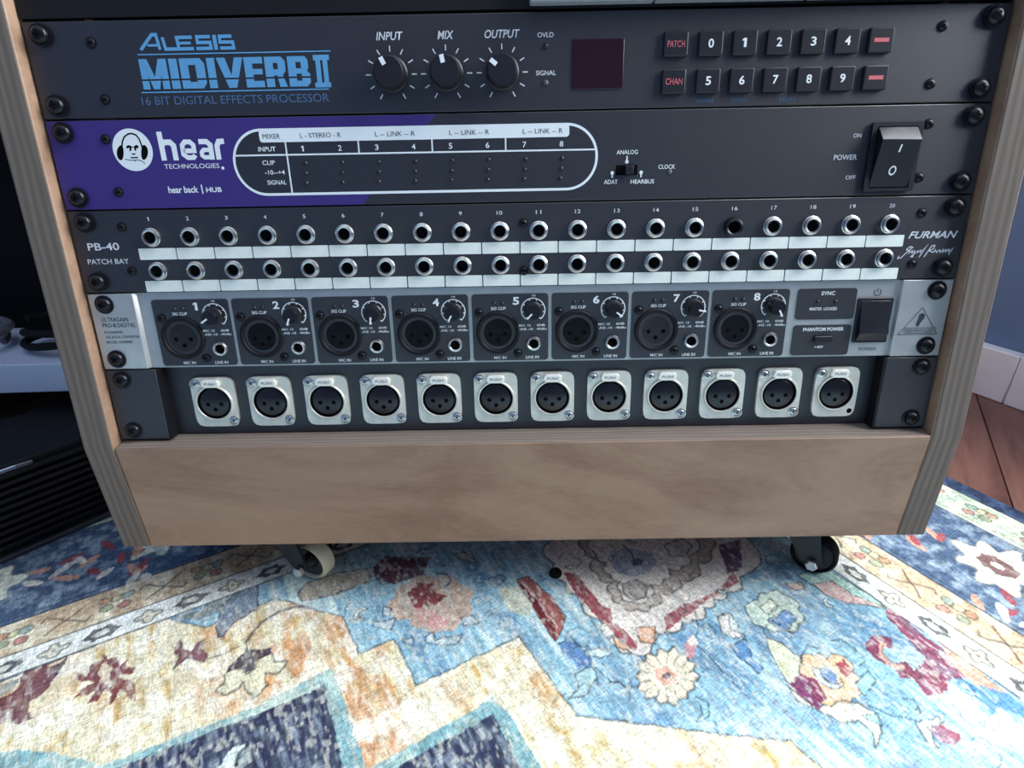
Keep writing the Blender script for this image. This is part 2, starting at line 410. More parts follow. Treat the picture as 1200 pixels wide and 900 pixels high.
# maker's name, wide strokes with a joined foot
W_ = 1.5
strokes(un, 'lettering', [
    ([(-185.2, 13.6), (-178.6, 7.0), (-176.6, 7.0), (-175.6, 13.6)], W_), ([(-181.5, 11.6), (-176, 11.6)], 1.1),
    ([(-173.6, 8.2), (-172.8, 13.4), (-163, 13.4), (-158.8, 13.4)], W_), ([(-159, 8.4), (-166.6, 8.4), (-166.2, 13.4)], W_), ([(-166.5, 10.9), (-160, 10.9)], 1.2),
    ([(-150, 8.3), (-156.6, 8.3), (-156.6, 10.8), (-150.4, 10.8), (-150.2, 13.4), (-157.6, 13.4)], W_),
    ([(-148, 7.6), (-147.8, 14.1)], 1.9),
    ([(-139.4, 8.3), (-145.4, 8.3), (-145.4, 10.8), (-139.2, 10.8), (-139.0, 13.4), (-145.8, 13.4)], W_)], 'blueprint')
strokes(un, 'rule', [([(-187.2, 15.6), (-91.5, 15.6)], .55)], 'blueprint')
strokes(un, 'rule', [([(-188.8, 32.6), (-94.2, 32.6)], .55)], 'blueprint')
# heavy model name cut by one thin gap
def block(un, segs, m):
    for name, polys, holes in segs:
        mb = MB()
        for k, p_ in enumerate(polys): mb.face([(a, un.z(b)) for a, b in p_], -.12 - .012 * k)
        un.part('lettering', mb, m)
def Rr(a, b, c, d): return [(a, c), (b, c), (b, d), (a, d)]
va, vb, vg0, vg1 = 17.6, 31.2, 26.6, 27.4
def split(polys):
    """keep the part of each block above and below the thin gap"""
    out = []
    for p_ in polys:
        for lo, hi in ((va, vg0), (vg1, vb)):
            q = p_
            for lim, sgn in ((lo, 1), (hi, -1)):
                r = []
                for i in range(len(q)):
                    A, B_ = q[i], q[(i + 1) % len(q)]
                    da, db = (A[1] - lim) * sgn, (B_[1] - lim) * sgn
                    if da >= 0: r.append(A)
                    if da * db < 0:
                        t = da / (da - db); r.append((A[0] + (B_[0] - A[0]) * t, A[1] + (B_[1] - A[1]) * t))
                q = r
                if not q: break
            if len(q) >= 3: out.append(q)
    return out
E_ = 4.3
letters = [
    [Rr(-187.4, -183.9, va, vb), Rr(-177.3, -173.8, va, vb), [(-185.8, va), (-183.4, va), (-180.6, 25.6), (-177.8, va), (-175.4, va), (-179.0, vb), (-182.2, vb)]],
    [Rr(-172.7, -168.5, va, vb)],
    [Rr(-167.4, -163.2, va, vb), Rr(-163.2, -157, va, va + 3), Rr(-163.2, -157, vb - 3, vb), [(-159.6, va), (-157, va), (-155, va + 2.4), (-155, vb - 2.4), (-157, vb), (-159.6, vb)]],
    [Rr(-153.8, -149.8, va, vb)],
    [[(-148.9, va), (-144.5, va), (-142.2, 25.5), (-139.9, va), (-135.6, va), (-140.2, vb), (-144.2, vb)]],
    [Rr(-136.8 + 1.6, -131.2, va, vb), Rr(-131.2, -126, va, va + 2.9), Rr(-131.2, -126.4, 22.9, 25.4), Rr(-131.2, -126, vb - 2.9, vb)],
    [Rr(-125, -120.9, va, vb), Rr(-120.9, -117, va, va + 2.8), Rr(-120.9, -117, 23.2, 26), [(-118.6, va), (-116.6, va), (-114.8, va + 2), (-114.8, 24), (-116.6, 26), (-118.6, 26)], [(-119.4, 25.5), (-116.6, 25.5), (-114.6, vb), (-118.4, vb)]],
    [Rr(-113.6, -109.6, va, vb), Rr(-109.6, -105, va, va + 2.6), Rr(-109.6, -105, 23, 25.4), Rr(-109.6, -105, vb - 2.6, vb), [(-107, va), (-104.8, va), (-103.4, va + 1.6), (-103.4, 22.8), (-104.2, 24.2), (-102.8, 25.6), (-102.8, vb - 1.8), (-104.6, vb), (-107, vb)]]]
block(un, [('l', split(L_), None) for L_ in letters], 'blueprint')
block(un, [('l', [Rr(-100.6, -92.6, va - .4, va + 2), Rr(-100.8, -92.8, vb - 1.6, vb + .6), Rr(-99.6, -97.2, va, vb), Rr(-96, -93.7, va, vb)], None)], 'blueprint')
un.text('16 BIT DIGITAL EFFECTS PROCESSOR', -189.6, -94.6, 34.6, 38.4, 'bluedim', .0)
# knobs
def knob(un, u, v, r, h, ang, ptr, mats=('button', 'white'), flutes=0, ridge=False):
    mb = MB().lathe([(r, 0), (r, -h * .15), (r * .93, -h * .2), (r * .88, -h * .88), (r * .8, -h), (0, -h)], n=32)
    if ridge:
        mb.box(-r * .22, r * .22, -h * 1.25, -h * .9, -r * .78, r * .78)
    o = un.part('knob', mb, mats[0], smooth=True, loc=(u, -.05, un.z(v)), rot=(0, math.radians(ang), 0))
    (w0, l0, l1) = ptr
    pm = MB().box(-w0 / 2, w0 / 2, -h * (1.27 if ridge else 1.02), -h * .6, l0, l1)
    build('pointer', pm, mats[1], o)
    return o
for u, t, hw, ang in ((-62.2, 'INPUT', 6.6, -28), (-34.6, 'MIX', 4.0, -12), (-6.8, 'OUTPUT', 8.6, -52)):
    un.textc(t, u + .3, 9.6, 3.7, hw * 2, 'greyprint', .014, .22)
    mb = MB()
    for k in range(11):
        a = math.radians(-150 + 30 * k); s_, c_ = math.sin(a), math.cos(a)
        mb.stroke([(u + 10.2 * s_, un.z(26.6) + 10.2 * c_), (u + 12.8 * s_, un.z(26.6) + 12.8 * c_)], .6, -.12)
    un.part('dial_marks', mb, 'greyprint')
    knob(un, u, 26.6, 8.4, 9, ang, (2.1, 3.4, 7.0))
un.textc('OVLD', 14.8, 10.4, 2.2, 8, 'greyprint', .01); un.textc('SIGNAL', 15.0, 27.2, 2.2, 10, 'greyprint', .01)
for v, m in ((15.3, 'leddark'), (31.6, 'led')):
    un.part('indicator_led', MB().lathe([(1.3, 0), (1.2, -.6), (.7, -1.1), (0, -1.2)], n=14), m, smooth=True, loc=(15, 0, un.z(v)))
un.part('display_window', MB().prism(rrect(28, 53.6, un.z(35), un.z(12.6), .8), -.5, .5), 'redglass', bevel=.2)
BT = MB().prism(rrect(-6, 6, -5.6, 5.6, .9), -2.2, .5).mesh('push_button', 'button')
def button(u, v, t, m, wd, h, bold):
    o = place('push_button', BT, un.o, (u, 0, un.z(v)), bevel=.6)
    z = un.z(v)
    if t:
        lm = text_mesh(t, -wd / 2, wd / 2, -h / 2, h / 2, -2.3, m, bold, 0)
        place('lettering', lm, o)
    return o
for r in range(2):
    v = 15.9 + 16.6 * r
    button(78.7, v, ('PATCH', 'CHAN')[r], 'redprint', 8.4, 2.9, .0)
    for k in range(5):
        d = str(k + 5 * r); button(95.8 + 16.68 * k, v, d, 'white', 2.3 if d == '1' else 2.7, 4.0, .02)
    o = button(179.0, v, '', 'redprint', 8, 2.6, 0)
    build('lettering', MB().box(-3.6, 3.6, -2.3, -2.2, -.9, .9), 'redprint', o)
# faint footnotes under the lower row of buttons
for u, t in ((95.5, 'FLANGE'), (112.5, 'CHORUS'), (137.2, 'DELAY')): un.textc(t, u, 41.3, 1.7, 8.5, 'bluedim', 0)

# ================================================================== UNIT 2: headphone mixer hub, purple left half
un = Unit('headphone_hub', U1, 2 * U1, 'purple and black headphone mixer hub with white rounded outline panel', 'audio mixer')
un.part('face_plate', MB().box(-241.3, 241.3, 0, 3, .3, U1 - .4), 'black', bevel=.4)
chassis(un); rack_screws(un)
un.part('purple_print', MB().face([(-241, un.z(45.2)), (-41, un.z(45.2)), (-82.6, un.z(88.5)), (-241, un.z(88.5))], -.06), 'purple')
for u, v in ((-212, 54), (-211, 80), (211, 54), (211, 80)):
    place('small_screw', SMALLSCREW, un.o, (u, 0, un.z(v)))
# round emblem: a face wearing headphones
cx, cv = -199.2, 59.4
def E2(x, y): return (cx + (x - 268) / 18.2 - .012 * (y - 262), un.z(cv + (y - 262) / 18.2))
em = MB().face(ell(cx, un.z(cv), 10.3, 10.3, 40), -.12)
em.stroke([E2(*q) for q in [(165, 250), (170, 190), (190, 145), (225, 122), (260, 118), (300, 132), (330, 168), (350, 215), (360, 250)]], .75, -.16, 1)
for ex, s_ in ((160, 1), (372, -1)):
    em.face([E2(ex + 42 * math.cos(k * math.pi / 12) * (1 if (math.cos(k * math.pi / 12) * s_ < 0) else .55), 285 + 66 * math.sin(k * math.pi / 12)) for k in range(24)], -.16, 1)
for pl in ([(205, 232), (225, 218), (255, 226), (258, 262), (240, 276), (236, 240), (214, 250)], [(282, 228), (305, 216), (325, 230), (318, 252), (304, 242), (300, 274), (284, 262)],
           [(255, 232), (284, 232), (284, 240), (255, 240)], [(254, 292), (304, 292), (285, 304), (270, 304)], [(246, 324), (322, 324), (316, 336), (250, 334)], [(270, 350), (310, 350), (292, 362)]):
    em.face([E2(*q) for q in pl], -.16, 1)
em.stroke([E2(*q) for q in [(195, 342), (250, 352), (330, 352), (362, 364), (388, 386)]], .35, -.16, 1)
un.part('emblem', em, ['white', 'hole'])
def rstroke(pts, r=.0): return pts
W2 = 2.7
strokes(un, 'lettering', [([(-184.0, 50.9), (-183.7, 64.8)], W2), ([(-183.7, 57.2), (-182, 56), (-179.2, 56), (-177.6, 57.6), (-177.5, 64.8)], W2)], 'white')
strokes(un, 'lettering', [([(-167.2, 62.4), (-168.2, 63.6), (-171.2, 63.6), (-173.2, 62), (-173.2, 57.6), (-171.6, 56), (-169, 56), (-167.4, 57.6), (-167.4, 60.3), (-173.2, 60.3)], 2.3)], 'white')
strokes(un, 'lettering', [([(-164.4, 56), (-160.4, 56), (-158.6, 57.6), (-158.6, 64.8)], 2.5), ([(-158.6, 60.0), (-162.4, 60.0), (-163.6, 61.2), (-163.6, 62.6), (-162.4, 63.6), (-158.6, 63.6)], 2.1)], 'white')
strokes(un, 'lettering', [([(-155.2, 64.8), (-155.2, 58.2), (-154.0, 56.1), (-151.2, 56.0)], 2.6)], 'white')
un.text('TECHNOLOGIES', -184.4, -155.6, 66.6, 68.9, 'white', .0)
un.part('lettering', MB().face(ell(-153.9, un.z(69), .8, .8, 12), -.12), 'white')
un.text('hear back', -184.6, -168.8, 77.6, 81.0, 'white', .02)
strokes(un, 'lettering', [([(-166.8, 77.0), (-166.6, 81.6)], .6)], 'white')
un.text('HUB', -164.6, -156.4, 78.4, 80.9, 'white', .02)
# the outlined panel
pl_ = rrect(-147.4, 41.4, un.z(82.6), un.z(51.0), 15.6, 12)
un.part('panel_ground', MB().face(pl_, -.1), 'black')
un.part('outline', MB().stroke(pl_, 1.3, -.16, closed=True), 'white')
un.part('header_band', MB().face(rrect(-132.6, 27, un.z(57.0), un.z(51.0), 1.6), -.22), 'white')
lines = [([(-146.8, 63.1), (40.8, 63.3)], .8), ([(-119.6, 56.8), (-119.2, 82.3)], .8)] + [([(u, 56.8), (u, 63.2)], .75) for u in (-81.9, -43.8, -5.8)]
strokes(un, 'rule', lines, 'white', -.18)
un.textc('MIXER', -126.4, 54.1, 2.3, 9, 'darkprint', .0, dep=-.28)
un.textc('L - STEREO - R', -101, 54.0, 2.3, 21, 'darkprint', .0, dep=-.28)
for u in (-62.6, -24.4, 13.4): un.textc('L -- LINK -- R', u, 54.0, 2.3, 20.5, 'darkprint', .0, dep=-.28)
un.textc('INPUT', -129.5, 60.2, 2.3, 9, 'white', .01, dep=-.2)
for t, u, v, wd in (('CLIP', -129.6, 66.8, 6.6), ('-10--+4', -127, 71.6, 10.4), ('SIGNAL', -126.6, 76.6, 10)): un.textc(t, u, v, 2.2, wd, 'white', .008, dep=-.2)
LD = MB().lathe([(1.15, 0), (1.0, -.4), (.5, -.8), (0, -.85)], n=12).mesh('indicator_led', 'leddark', True)
for k in range(8):
    u = -110.8 + 19.12 * k
    un.textc(str(k + 1), u, 60.3, 2.7, 1.5 if k == 0 else 1.9, 'white', .008, dep=-.2)
    for r, v in enumerate((67.4, 72.4, 77.2)):
        place('indicator_led', LD, un.o, (u + .4 - .4 * r, -.1, un.z(v)))
# clock source slide switch
un.textc('ANALOG', 57.2, 64.9, 2.1, 11, 'white', .012); un.textc('ADAT', 49.2, 79.4, 2.1, 7.2, 'white', .012); un.textc('HEARBUS', 65.8, 79.5, 2.1, 12.4, 'white', .012)
un.textc('CLOCK', 78.2, 72.4, 2.1, 8.8, 'white', .012)
for u, va_, vb_ in ((57.2, 69.6, 66.8), (49.8, 75.0, 77.4), (64.9, 75.0, 77.4)):
    mk = MB().stroke([(u, un.z(va_)), (u, un.z(vb_))], .75, -.12); mk.face(ell(u, un.z(va_), .95, .95, 14), -.14); un.part('pointer_mark', mk, 'white')
sw = un.part('slide_switch', MB().prism(rrect(51.6, 62.8, un.z(76.2), un.z(71.2), .4), -.15, .5), 'hole')
build('switch_cap', MB().box(56.2, 60.4, -3.2, 0, un.z(75.8), un.z(71.6)), 'button', sw, bevel=.3)
un.part('indicator_led', MB().lathe([(1.2, 0), (.9, -.5), (0, -.9)], n=12), 'led', smooth=True, loc=(80, 0, un.z(75)))
# rocker power switch
un.textc('POWER', 170.8, 69.4, 2.6, 12, 'greyprint', .012); un.textc('ON', 175.3, 59, 2.0, 4.0, 'greyprint', .008); un.textc('OFF', 175.0, 79.4, 2.0, 5.2, 'greyprint', .008)
ps = MB(); o_ = rrect(181.6, 207.6, un.z(86.6), un.z(53.0), 1.2); i_ = rrect(184.2, 205, un.z(85.0), un.z(55.0), .6)
n = len(o_)
ps.add([(q[0], -2.0, q[1]) for q in o_] + [(q[0], -2.0, q[1]) for q in i_] + [(q[0], 0, q[1]) for q in o_] + [(q[0], 1, q[1]) for q in i_],
       [(i, (i + 1) % n, n + (i + 1) % n, n + i) for i in range(n)] + [(2 * n + i, 2 * n + (i + 1) % n, (i + 1) % n, i) for i in range(n)] + [(n + i, n + (i + 1) % n, 3 * n + (i + 1) % n, 3 * n + i) for i in range(n)])
pw = un.part('power_switch', ps, 'button')
def rocker(parent, u0, u1, z0, z1, prof_, m):
    """prof_: (y, z) outline of the rocker seen from the side"""
    mb = MB(); n = len(prof_)
    mb.add([(u0, y, z) for y, z in prof_] + [(u1, y, z) for y, z in prof_],
           [tuple(range(n)), tuple(range(2 * n - 1, n - 1, -1))] + [((i + 1) % n, i, n + i, n + (i + 1) % n) for i in range(n)])
    me = mb.mesh('rocker', m)
    b_ = bmesh.new(); b_.from_mesh(me); bmesh.ops.recalc_face_normals(b_, faces=b_.faces); b_.to_mesh(me); b_.free()
    return place('rocker', me, parent, bevel=.3)
rocker(pw, 184.6, 204.6, 0, 0, [(1.5, un.z(55.2)), (-2, un.z(55.4)), (-7.4, un.z(61.6)), (-1.6, un.z(84.6)), (1.5, un.z(84.8))], 'button')
# the "I" and "O" lie on the sloping rocker face
def on_rocker(u, v): return (u, -7.4 + 5.8 * (v - 61.6) / 23 - .12, un.z(v))
build('lettering', MB().add([on_rocker(194.2, 67.6), on_rocker(195.0, 67.6), on_rocker(195.4, 64.0), on_rocker(194.6, 64.0)], [(0, 1, 2, 3)]), 'white', pw)
mb = MB()
for k in range(18):
    a0, a1 = 2 * math.pi * k / 18, 2 * math.pi * (k + 1) / 18
    vs = []
    for a, r in ((a0, 1.9), (a1, 1.9), (a1, 1.25), (a0, 1.25)):
        v_ = 76.4 - 1.25 * r * math.sin(a); vs.append(on_rocker(194.2 + r * math.cos(a), v_))
    mb.add(vs, [(0, 1, 2, 3)])
build('lettering', mb, 'white', pw)

# ================================================================== UNIT 3: patch bay
un = Unit('patch_bay', 2 * U1, 3 * U1, 'black patch bay with two rows of jacks above blank white label strips', 'patch bay')
un.part('face_plate', MB().box(-241.3, 241.3, 0, 3, .3, U1 - .4), 'black', bevel=.4)
chassis(un); rack_screws(un)
un.text('PB-40', -234.4, -217.2, 106.0, 110.0, 'greyprint', .014); un.text('PATCH BAY', -236.2, -213.6, 114.6, 117.4, 'greyprint', .008)
JACK = MB().lathe([(5.0, 0), (5.0, -1.0), (4.6, -1.3), (4.4, -2.4), (3.9, -2.7), (3.2, -2.5), (3.1, -.15)], n=24).mesh('jack_socket', 'nickel', True)
JB = MB().lathe([(5.2, 0), (5.2, -.9), (4.7, -2.3), (3.9, -2.6), (3.3, -2.3), (3.2, -.15)], n=24).mesh('jack_socket', 'black_gloss', True)
JH = MB().lathe([(3.2, -.2), (0, -.2)], n=20).mesh('bore', 'hole')
STRIP = MB().prism(rrect(-10.1, 10.1, -3.05, 3.05, .5), -.35, 0).mesh('label_strip', 'cream')
for k in range(20):
    u = -198.3 + 20.94 * k; dv = 0.12 * (k - 10) / 10
    un.textc(str(k + 1), u, 94.0, 2.0, 1.6 if k < 9 else 3.0, 'greyprint', .008)
    for r, v in ((0, 103.5), (1, 121.6)):
        j = place('jack_socket', JB if (r == 0 and k == 15) else JACK, un.o, (u, 0, un.z(v)), (0, random.uniform(0, 1), 0))
        place('bore', JH, j)
    us = -196.9 + 20.82 * k
    place('label_strip', STRIP, un.o, (us, 0, un.z(112.4)))
    place('label_strip', STRIP, un.o, (us, 0, un.z(130.0)))
for u, v in ((2.8, 99.6), (2.9, 125.0), (-213.5, 98.0), (-213, 121.5), (216, 98), (216, 125)):
    place('small_screw', SMALLSCREW, un.o, (u, 0, un.z(v)))
un.text('FURMAN', 211.2, 237.4, 107.6, 111.4, 'bluedim' if False else 'greyprint', .02, .3)
sig = [(208, 120.4), (207.4, 121.8), (209.2, 121.6), (212.4, 118), (214.6, 116), (213, 115.6), (211.4, 117.2), (213.6, 118.2), (212.6, 119.6), (214.8, 117.6), (214.6, 119.2), (216.2, 117.8), (215.4, 121.2), (214.4, 121), (218, 117.8), (217.6, 119), (219.4, 117.6), (219.2, 119), (222.6, 114.6), (220.2, 119), (219, 121.4)]
sig2 = [(221.6, 121.4), (224.8, 115.4), (226.4, 115.2), (226, 117), (223.8, 118), (226.2, 119), (227.2, 117.6), (228, 119), (229.4, 117.6), (230, 119), (231.4, 117.4), (231.4, 119), (232.8, 117.4), (233, 118.8), (234.4, 117.4), (234.6, 118.8), (236.6, 116.8), (234.8, 120.4)]
strokes(un, 'lettering', [(sig, .5), (sig2, .5)], 'greyprint')

# ================================================================== UNIT 4: eight-channel preamp, silver
un = Unit('microphone_preamp', 3 * U1, 4 * U1, 'silver eight channel microphone preamp with black channel panels and gain knobs', 'preamplifier')
REC = 2.0
un.part('face_plate', MB().box(-214.5, 212.3, REC, REC + 1, .3, U1 - .4), 'alu')
for s, a, b in ((-1, -241, -216.2), (1, 213.4, 241)):
    q = [(a, 0), (b, 0), (b + 1.8, REC), (b + 1.8, REC + 1), (a, REC + 1)] if s < 0 else [(a, 0), (b, 0), (b, REC + 1), (a - 1.1, REC + 1), (a - 1.1, REC)]
    mb = MB(); n = len(q); h = U1 - .5
    mb.add([(x, y, .3) for x, y in q] + [(x, y, h) for x, y in q], [tuple(range(n)), tuple(range(2 * n - 1, n - 1, -1))] + [((i + 1) % n, i, n + i, n + (i + 1) % n) for i in range(n)])
    me = mb.mesh('rack_ear', 'alu'); b_ = bmesh.new(); b_.from_mesh(me); bmesh.ops.recalc_face_normals(b_, faces=b_.faces); b_.to_mesh(me); b_.free()
    place('rack_ear', me, un.o, bevel=.3)
chassis(un, REC + 1); rack_screws(un, -.1)
for t, u1, v, h in (('ULTRAGAIN', -221.2, 148.3, 2.4), ('PRO-8 DIGITAL', -217.6, 151.6, 2.4), ('8-CHANNEL', -225.4, 155.6, 1.4), ('A/D & D/A CONVERTER', -216.8, 158.4, 1.5), ('MODEL ADA8000', -221.6, 161.4, 1.5)):
    un.text(t, -236.4 + (v - 148) * .02, u1, v - h / 2, v + h / 2, 'darkprint', .004)
CH = MB().prism(rrect(-21.6, 21.6, -19.3, 19.3, 1.8), REC - .5, REC + .2).mesh('channel_panel', 'black')
XR = MB().lathe([(12.4, .2), (12.4, -.7), (11.8, -1.3), (10.6, -1.3), (10.0, -.6), (10.0, 1.6), (0, 1.6)], n=40).mesh('xlr_socket', 'black_matte', True)
XI = MB().lathe([(8.6, 1.6), (8.6, .3), (8.1, 0), (0, 0)], n=32).mesh('socket_insert', 'black_matte', True)
XC = MB().lathe([(1.25, -.05), (1.0, -.15), (0, -.15)], n=12).mesh('contact_hole', 'hole')
ARC = MB(); zc = 0
ARC.stroke([(6.7 * math.sin(math.radians(a)), 6.7 * math.cos(math.radians(a))) for a in range(-140, 141, 10)], .55, 0)
for a in range(-140, 141, 40):
    s_, c_ = math.sin(math.radians(a)), math.cos(math.radians(a)); ARC.stroke([(5.6 * s_, 5.6 * c_), (6.7 * s_, 6.7 * c_)], .6, 0)
ARC = ARC.mesh('dial_scale', 'white')
JS = MB().lathe([(4.3, .2), (4.3, -1.0), (3.9, -1.6), (3.2, -1.7), (2.8, -1.4), (2.7, -.1)], n=24).mesh('line_jack', 'nickel', True)
JS2 = MB().lathe([(2.75, -.15), (0, -.15)], n=18).mesh('bore', 'hole')
TX = {}
def tx(key, t, wd, h, bold, m='white'):
    if key not in TX: TX[key] = text_mesh(t, -wd / 2, wd / 2, -h / 2, h / 2, 0, m, bold)
    return TX[key]
KA = [-122, -158, -172, -152, -136, 128, 102, 152]
F0 = REC - .62
for k in range(8):
    uc = -185.6 + 45.12 * k
    place('channel_panel', CH, un.o, (uc, 0, un.z(157.2)))
    xs = place('xlr_socket', XR, un.o, (uc - 7.2, REC - .5, un.z(160.0)))
    place('socket_insert', XI, xs, (0, 0, 0))
    for du, dz in ((-4.2, -.8), (4.2, -.8), (0, -4.4)): place('contact_hole', XC, xs, (du, 0, dz))
    place('small_screw', SMALLSCREW, un.o, (uc - 17.6, F0, un.z(148.4))); place('small_screw', SMALLSCREW, un.o, (uc + 4.0, F0, un.z(172.2)))
    place('lettering', tx('n%d' % k, str(k + 1), 2.8 if k == 0 else 3.6, 4.4, .03), un.o, (uc + 3.4, F0, un.z(141.9)))
    place('lettering', tx('sig', 'SIG CLIP', 8.4, 1.7, .01), un.o, (uc - 6.6, F0, un.z(146.0)))
    for du in (-9, -4.4): place('indicator_led', LD, un.o, (uc + du, F0, un.z(143.2)))
    place('dial_scale', ARC, un.o, (uc + 13.0, F0, un.z(147.2)))
    kb = knob(un, uc + 13.0, 147.2, 4.9, 7.5, KA[k], (.9, 1.2, 5.2), ('black_gloss', 'white'), ridge=False)
    kb.location.y = (REC - .5) * .001
    place('lettering', tx('d10', '10', 1.9, 1.1, .01), un.o, (uc + 13.4, F0, un.z(139.0)))
    place('lettering', tx('mic10', 'MIC 10', 6.6, 1.3, .012), un.o, (uc + 8.2, F0, un.z(156.0)))
    place('lettering', tx('lin10', 'LINE -10', 8.0, 1.3, .012), un.o, (uc + 8.8, F0, un.z(158.2)))
    place('lettering', tx('60', '60dB', 4.6, 1.3, .012), un.o, (uc + 17.4, F0, un.z(155.9)))
    place('lettering', tx('40', '-40dBu', 6.2, 1.3, .012), un.o, (uc + 17.6, F0, un.z(158.1)))
    j = place('line_jack', JS, un.o, (uc + 13.2, REC - .5, un.z(166.6))); place('bore', JS2, j)
    place('lettering', tx('mic', 'MIC IN', 7.0, 1.7, .014), un.o, (uc - 6.2, F0, un.z(174.8)))
    place('lettering', tx('line', 'LINE IN', 7.6, 1.7, .014), un.o, (uc + 12.4, F0, un.z(174.8)))
for v0, v1 in ((138.0, 155.5), (158.8, 176.5)):
    un.part('status_panel', MB().prism(rrect(156.4, 189.4, un.z(v1), un.z(v0), 1.8), REC - .5, REC + .2), 'black')
un.textc('SYNC', 173.2, 140.6, 2.2, 7.6, 'white', .02, dep=F0); un.textc('MASTER  LOCKED', 171.6, 149.4, 1.7, 15.4, 'white', .012, dep=F0)
un.textc('PHANTOM POWER', 173.4, 161.2, 2.1, 23, 'white', .02, dep=F0); un.textc('+48V', 172.2, 171.6, 1.7, 5.2, 'white', .012, dep=F0)
for u in (168, 178): place('indicator_led', LD, un.o, (u, F0, un.z(145.4)))
un.part('phantom_button', MB().prism(rrect(168.5, 178.5, un.z(168.6), un.z(165.0), .4), F0 - 1.6, REC), 'button', bevel=.3)
pw = un.part('power_switch', MB().prism(rrect(190.6, 210.2, un.z(169.4), un.z(143.6), .8), REC - 1.2, REC + .2), 'button', bevel=.3)
rocker(pw, 192.2, 208.6, 0, 0, [(REC, un.z(145)), (REC - 1.6, un.z(145.2)), (REC - 1.4, un.z(147)), (REC - 4.6, un.z(163.2)), (REC - 1.6, un.z(168)), (REC, un.z(168.2))], 'button')
pm = MB(); pm.stroke([(201 + 1.9 * math.sin(math.radians(a)), un.z(140.6) + 1.9 * math.cos(math.radians(a))) for a in range(35, 326, 15)], .4, F0 + .5)
pm.stroke([(201, un.z(138.2)), (201, un.z(140.6))], .4, F0 + .5)
un.part('power_symbol', pm, 'darkprint')
un.textc('POWER', 200.8, 173.4, 1.9, 10, 'darkprint', .0, dep=REC - .1)
tri = MB().stroke([(226.6, un.z(149.4)), (237.6, un.z(164.8)), (215.4, un.z(164.8))], .35, -.1, closed=True)
tri.stroke(rrect(218.6, 236.4, un.z(164.0), un.z(161.0), .4, 2), .3, -.12, closed=True)
tri.face([(a, un.z(b)) for a, b in [(225.6, 153.2), (227.4, 152.4), (228.8, 153.6), (228.6, 155.6), (227.2, 157.6), (226.2, 160.0), (225.0, 160.4), (224.6, 158.6), (225.2, 156.0)]], -.1)
un.part('emblem', tri, 'darkprint')
un.text('BEHRINGER', 219.6, 235.4, 161.6, 163.4, 'darkprint', .0, dep=-.14)

# ================================================================== UNIT 5: XLR connector panel
un = Unit('xlr_panel', 4 * U1, 5 * U1, 'black recessed panel with a row of twelve silver XLR connectors', 'connector panel')
DP = 8.0
for a, b in ((-241.3, -212), (212, 241.3)):
    un.part('rack_ear', MB().box(a, b, 0, 3.0, .4, U1 - .5), 'black', bevel=.5)
un.part('side_return', MB().box(-212.4, -210.6, 0.3, DP + 2, .4, U1 - .5), 'black_matte')
un.part('side_return', MB().box(210.6, 212.4, 0.3, DP + 2, .4, U1 - .5), 'black_matte')
un.part('face_plate', MB().box(-211, 211, DP, DP + 2, .4, U1 - .5), 'black', bevel=.3)
for u in (-232.55, 232.55):
    for v in (6.35, 38.1): place('rack_screw', SCREW, un.o, (u, 0, un.z(un.v0 + v)), (0, random.uniform(0, 1.5), 0))
fl = MB(); o_ = []; i_ = []; N = 48
for k in range(N):
    a = 2 * math.pi * k / N; c, s_ = math.cos(a), math.sin(a)
    hw, hh, p_ = 13.0, 15.6, 7.0
    r = (abs(c / hw) ** p_ + abs(s_ / hh) ** p_) ** (-1 / p_); o_.append((r * c, r * s_)); i_.append((10.0 * c, 10.0 * s_ - .4))
fl.add([(x, -2.0, z) for x, z in o_] + [(x, -2.0, z) for x, z in i_] + [(x, 0, z) for x, z in o_] + [(x, 0, z) for x, z in i_],
       [(i, (i + 1) % N, N + (i + 1) % N, N + i) for i in range(N)] + [(2 * N + i, 2 * N + (i + 1) % N, (i + 1) % N, i) for i in range(N)] + [(N + i, N + (i + 1) % N, 3 * N + (i + 1) % N, 3 * N + i) for i in range(N)])
FL = fl.mesh('xlr_connector', 'satin', True)
RG = MB().lathe([(11.3, -2.0), (11.2, -2.8), (10.8, -3.2), (10.2, -3.1), (9.9, -2.6), (9.9, 0)], n=40, cz=-.4).mesh('barrel_ring', 'satin', True)
BW = MB().lathe([(9.85, -2.9), (9.85, -.3), (0, -.3)], n=36, cz=-.4).mesh('barrel', 'black_matte', True)
IN = MB().lathe([(8.7, -.3), (8.7, -2.2), (8.2, -2.5), (0, -2.5)], n=36, cz=-.4).mesh('socket_insert', 'black_gloss', True)
CT = MB().lathe([(1.3, -2.5), (1.1, -2.58), (0, -2.58)], n=12).mesh('contact_hole', 'hole')
TB = MB().prism(rrect(-5.4, 5.4, 9.6, 14.6, 2.2), -4.4, -1.5).mesh('push_tab', 'tab')
TT = text_mesh('PUSH', -3.2, 3.2, 11.4, 12.9, -4.5, 'darkprint', 0)
SS = screw_mesh(2.5, 1.1, 'nickel', 'hole', 35)
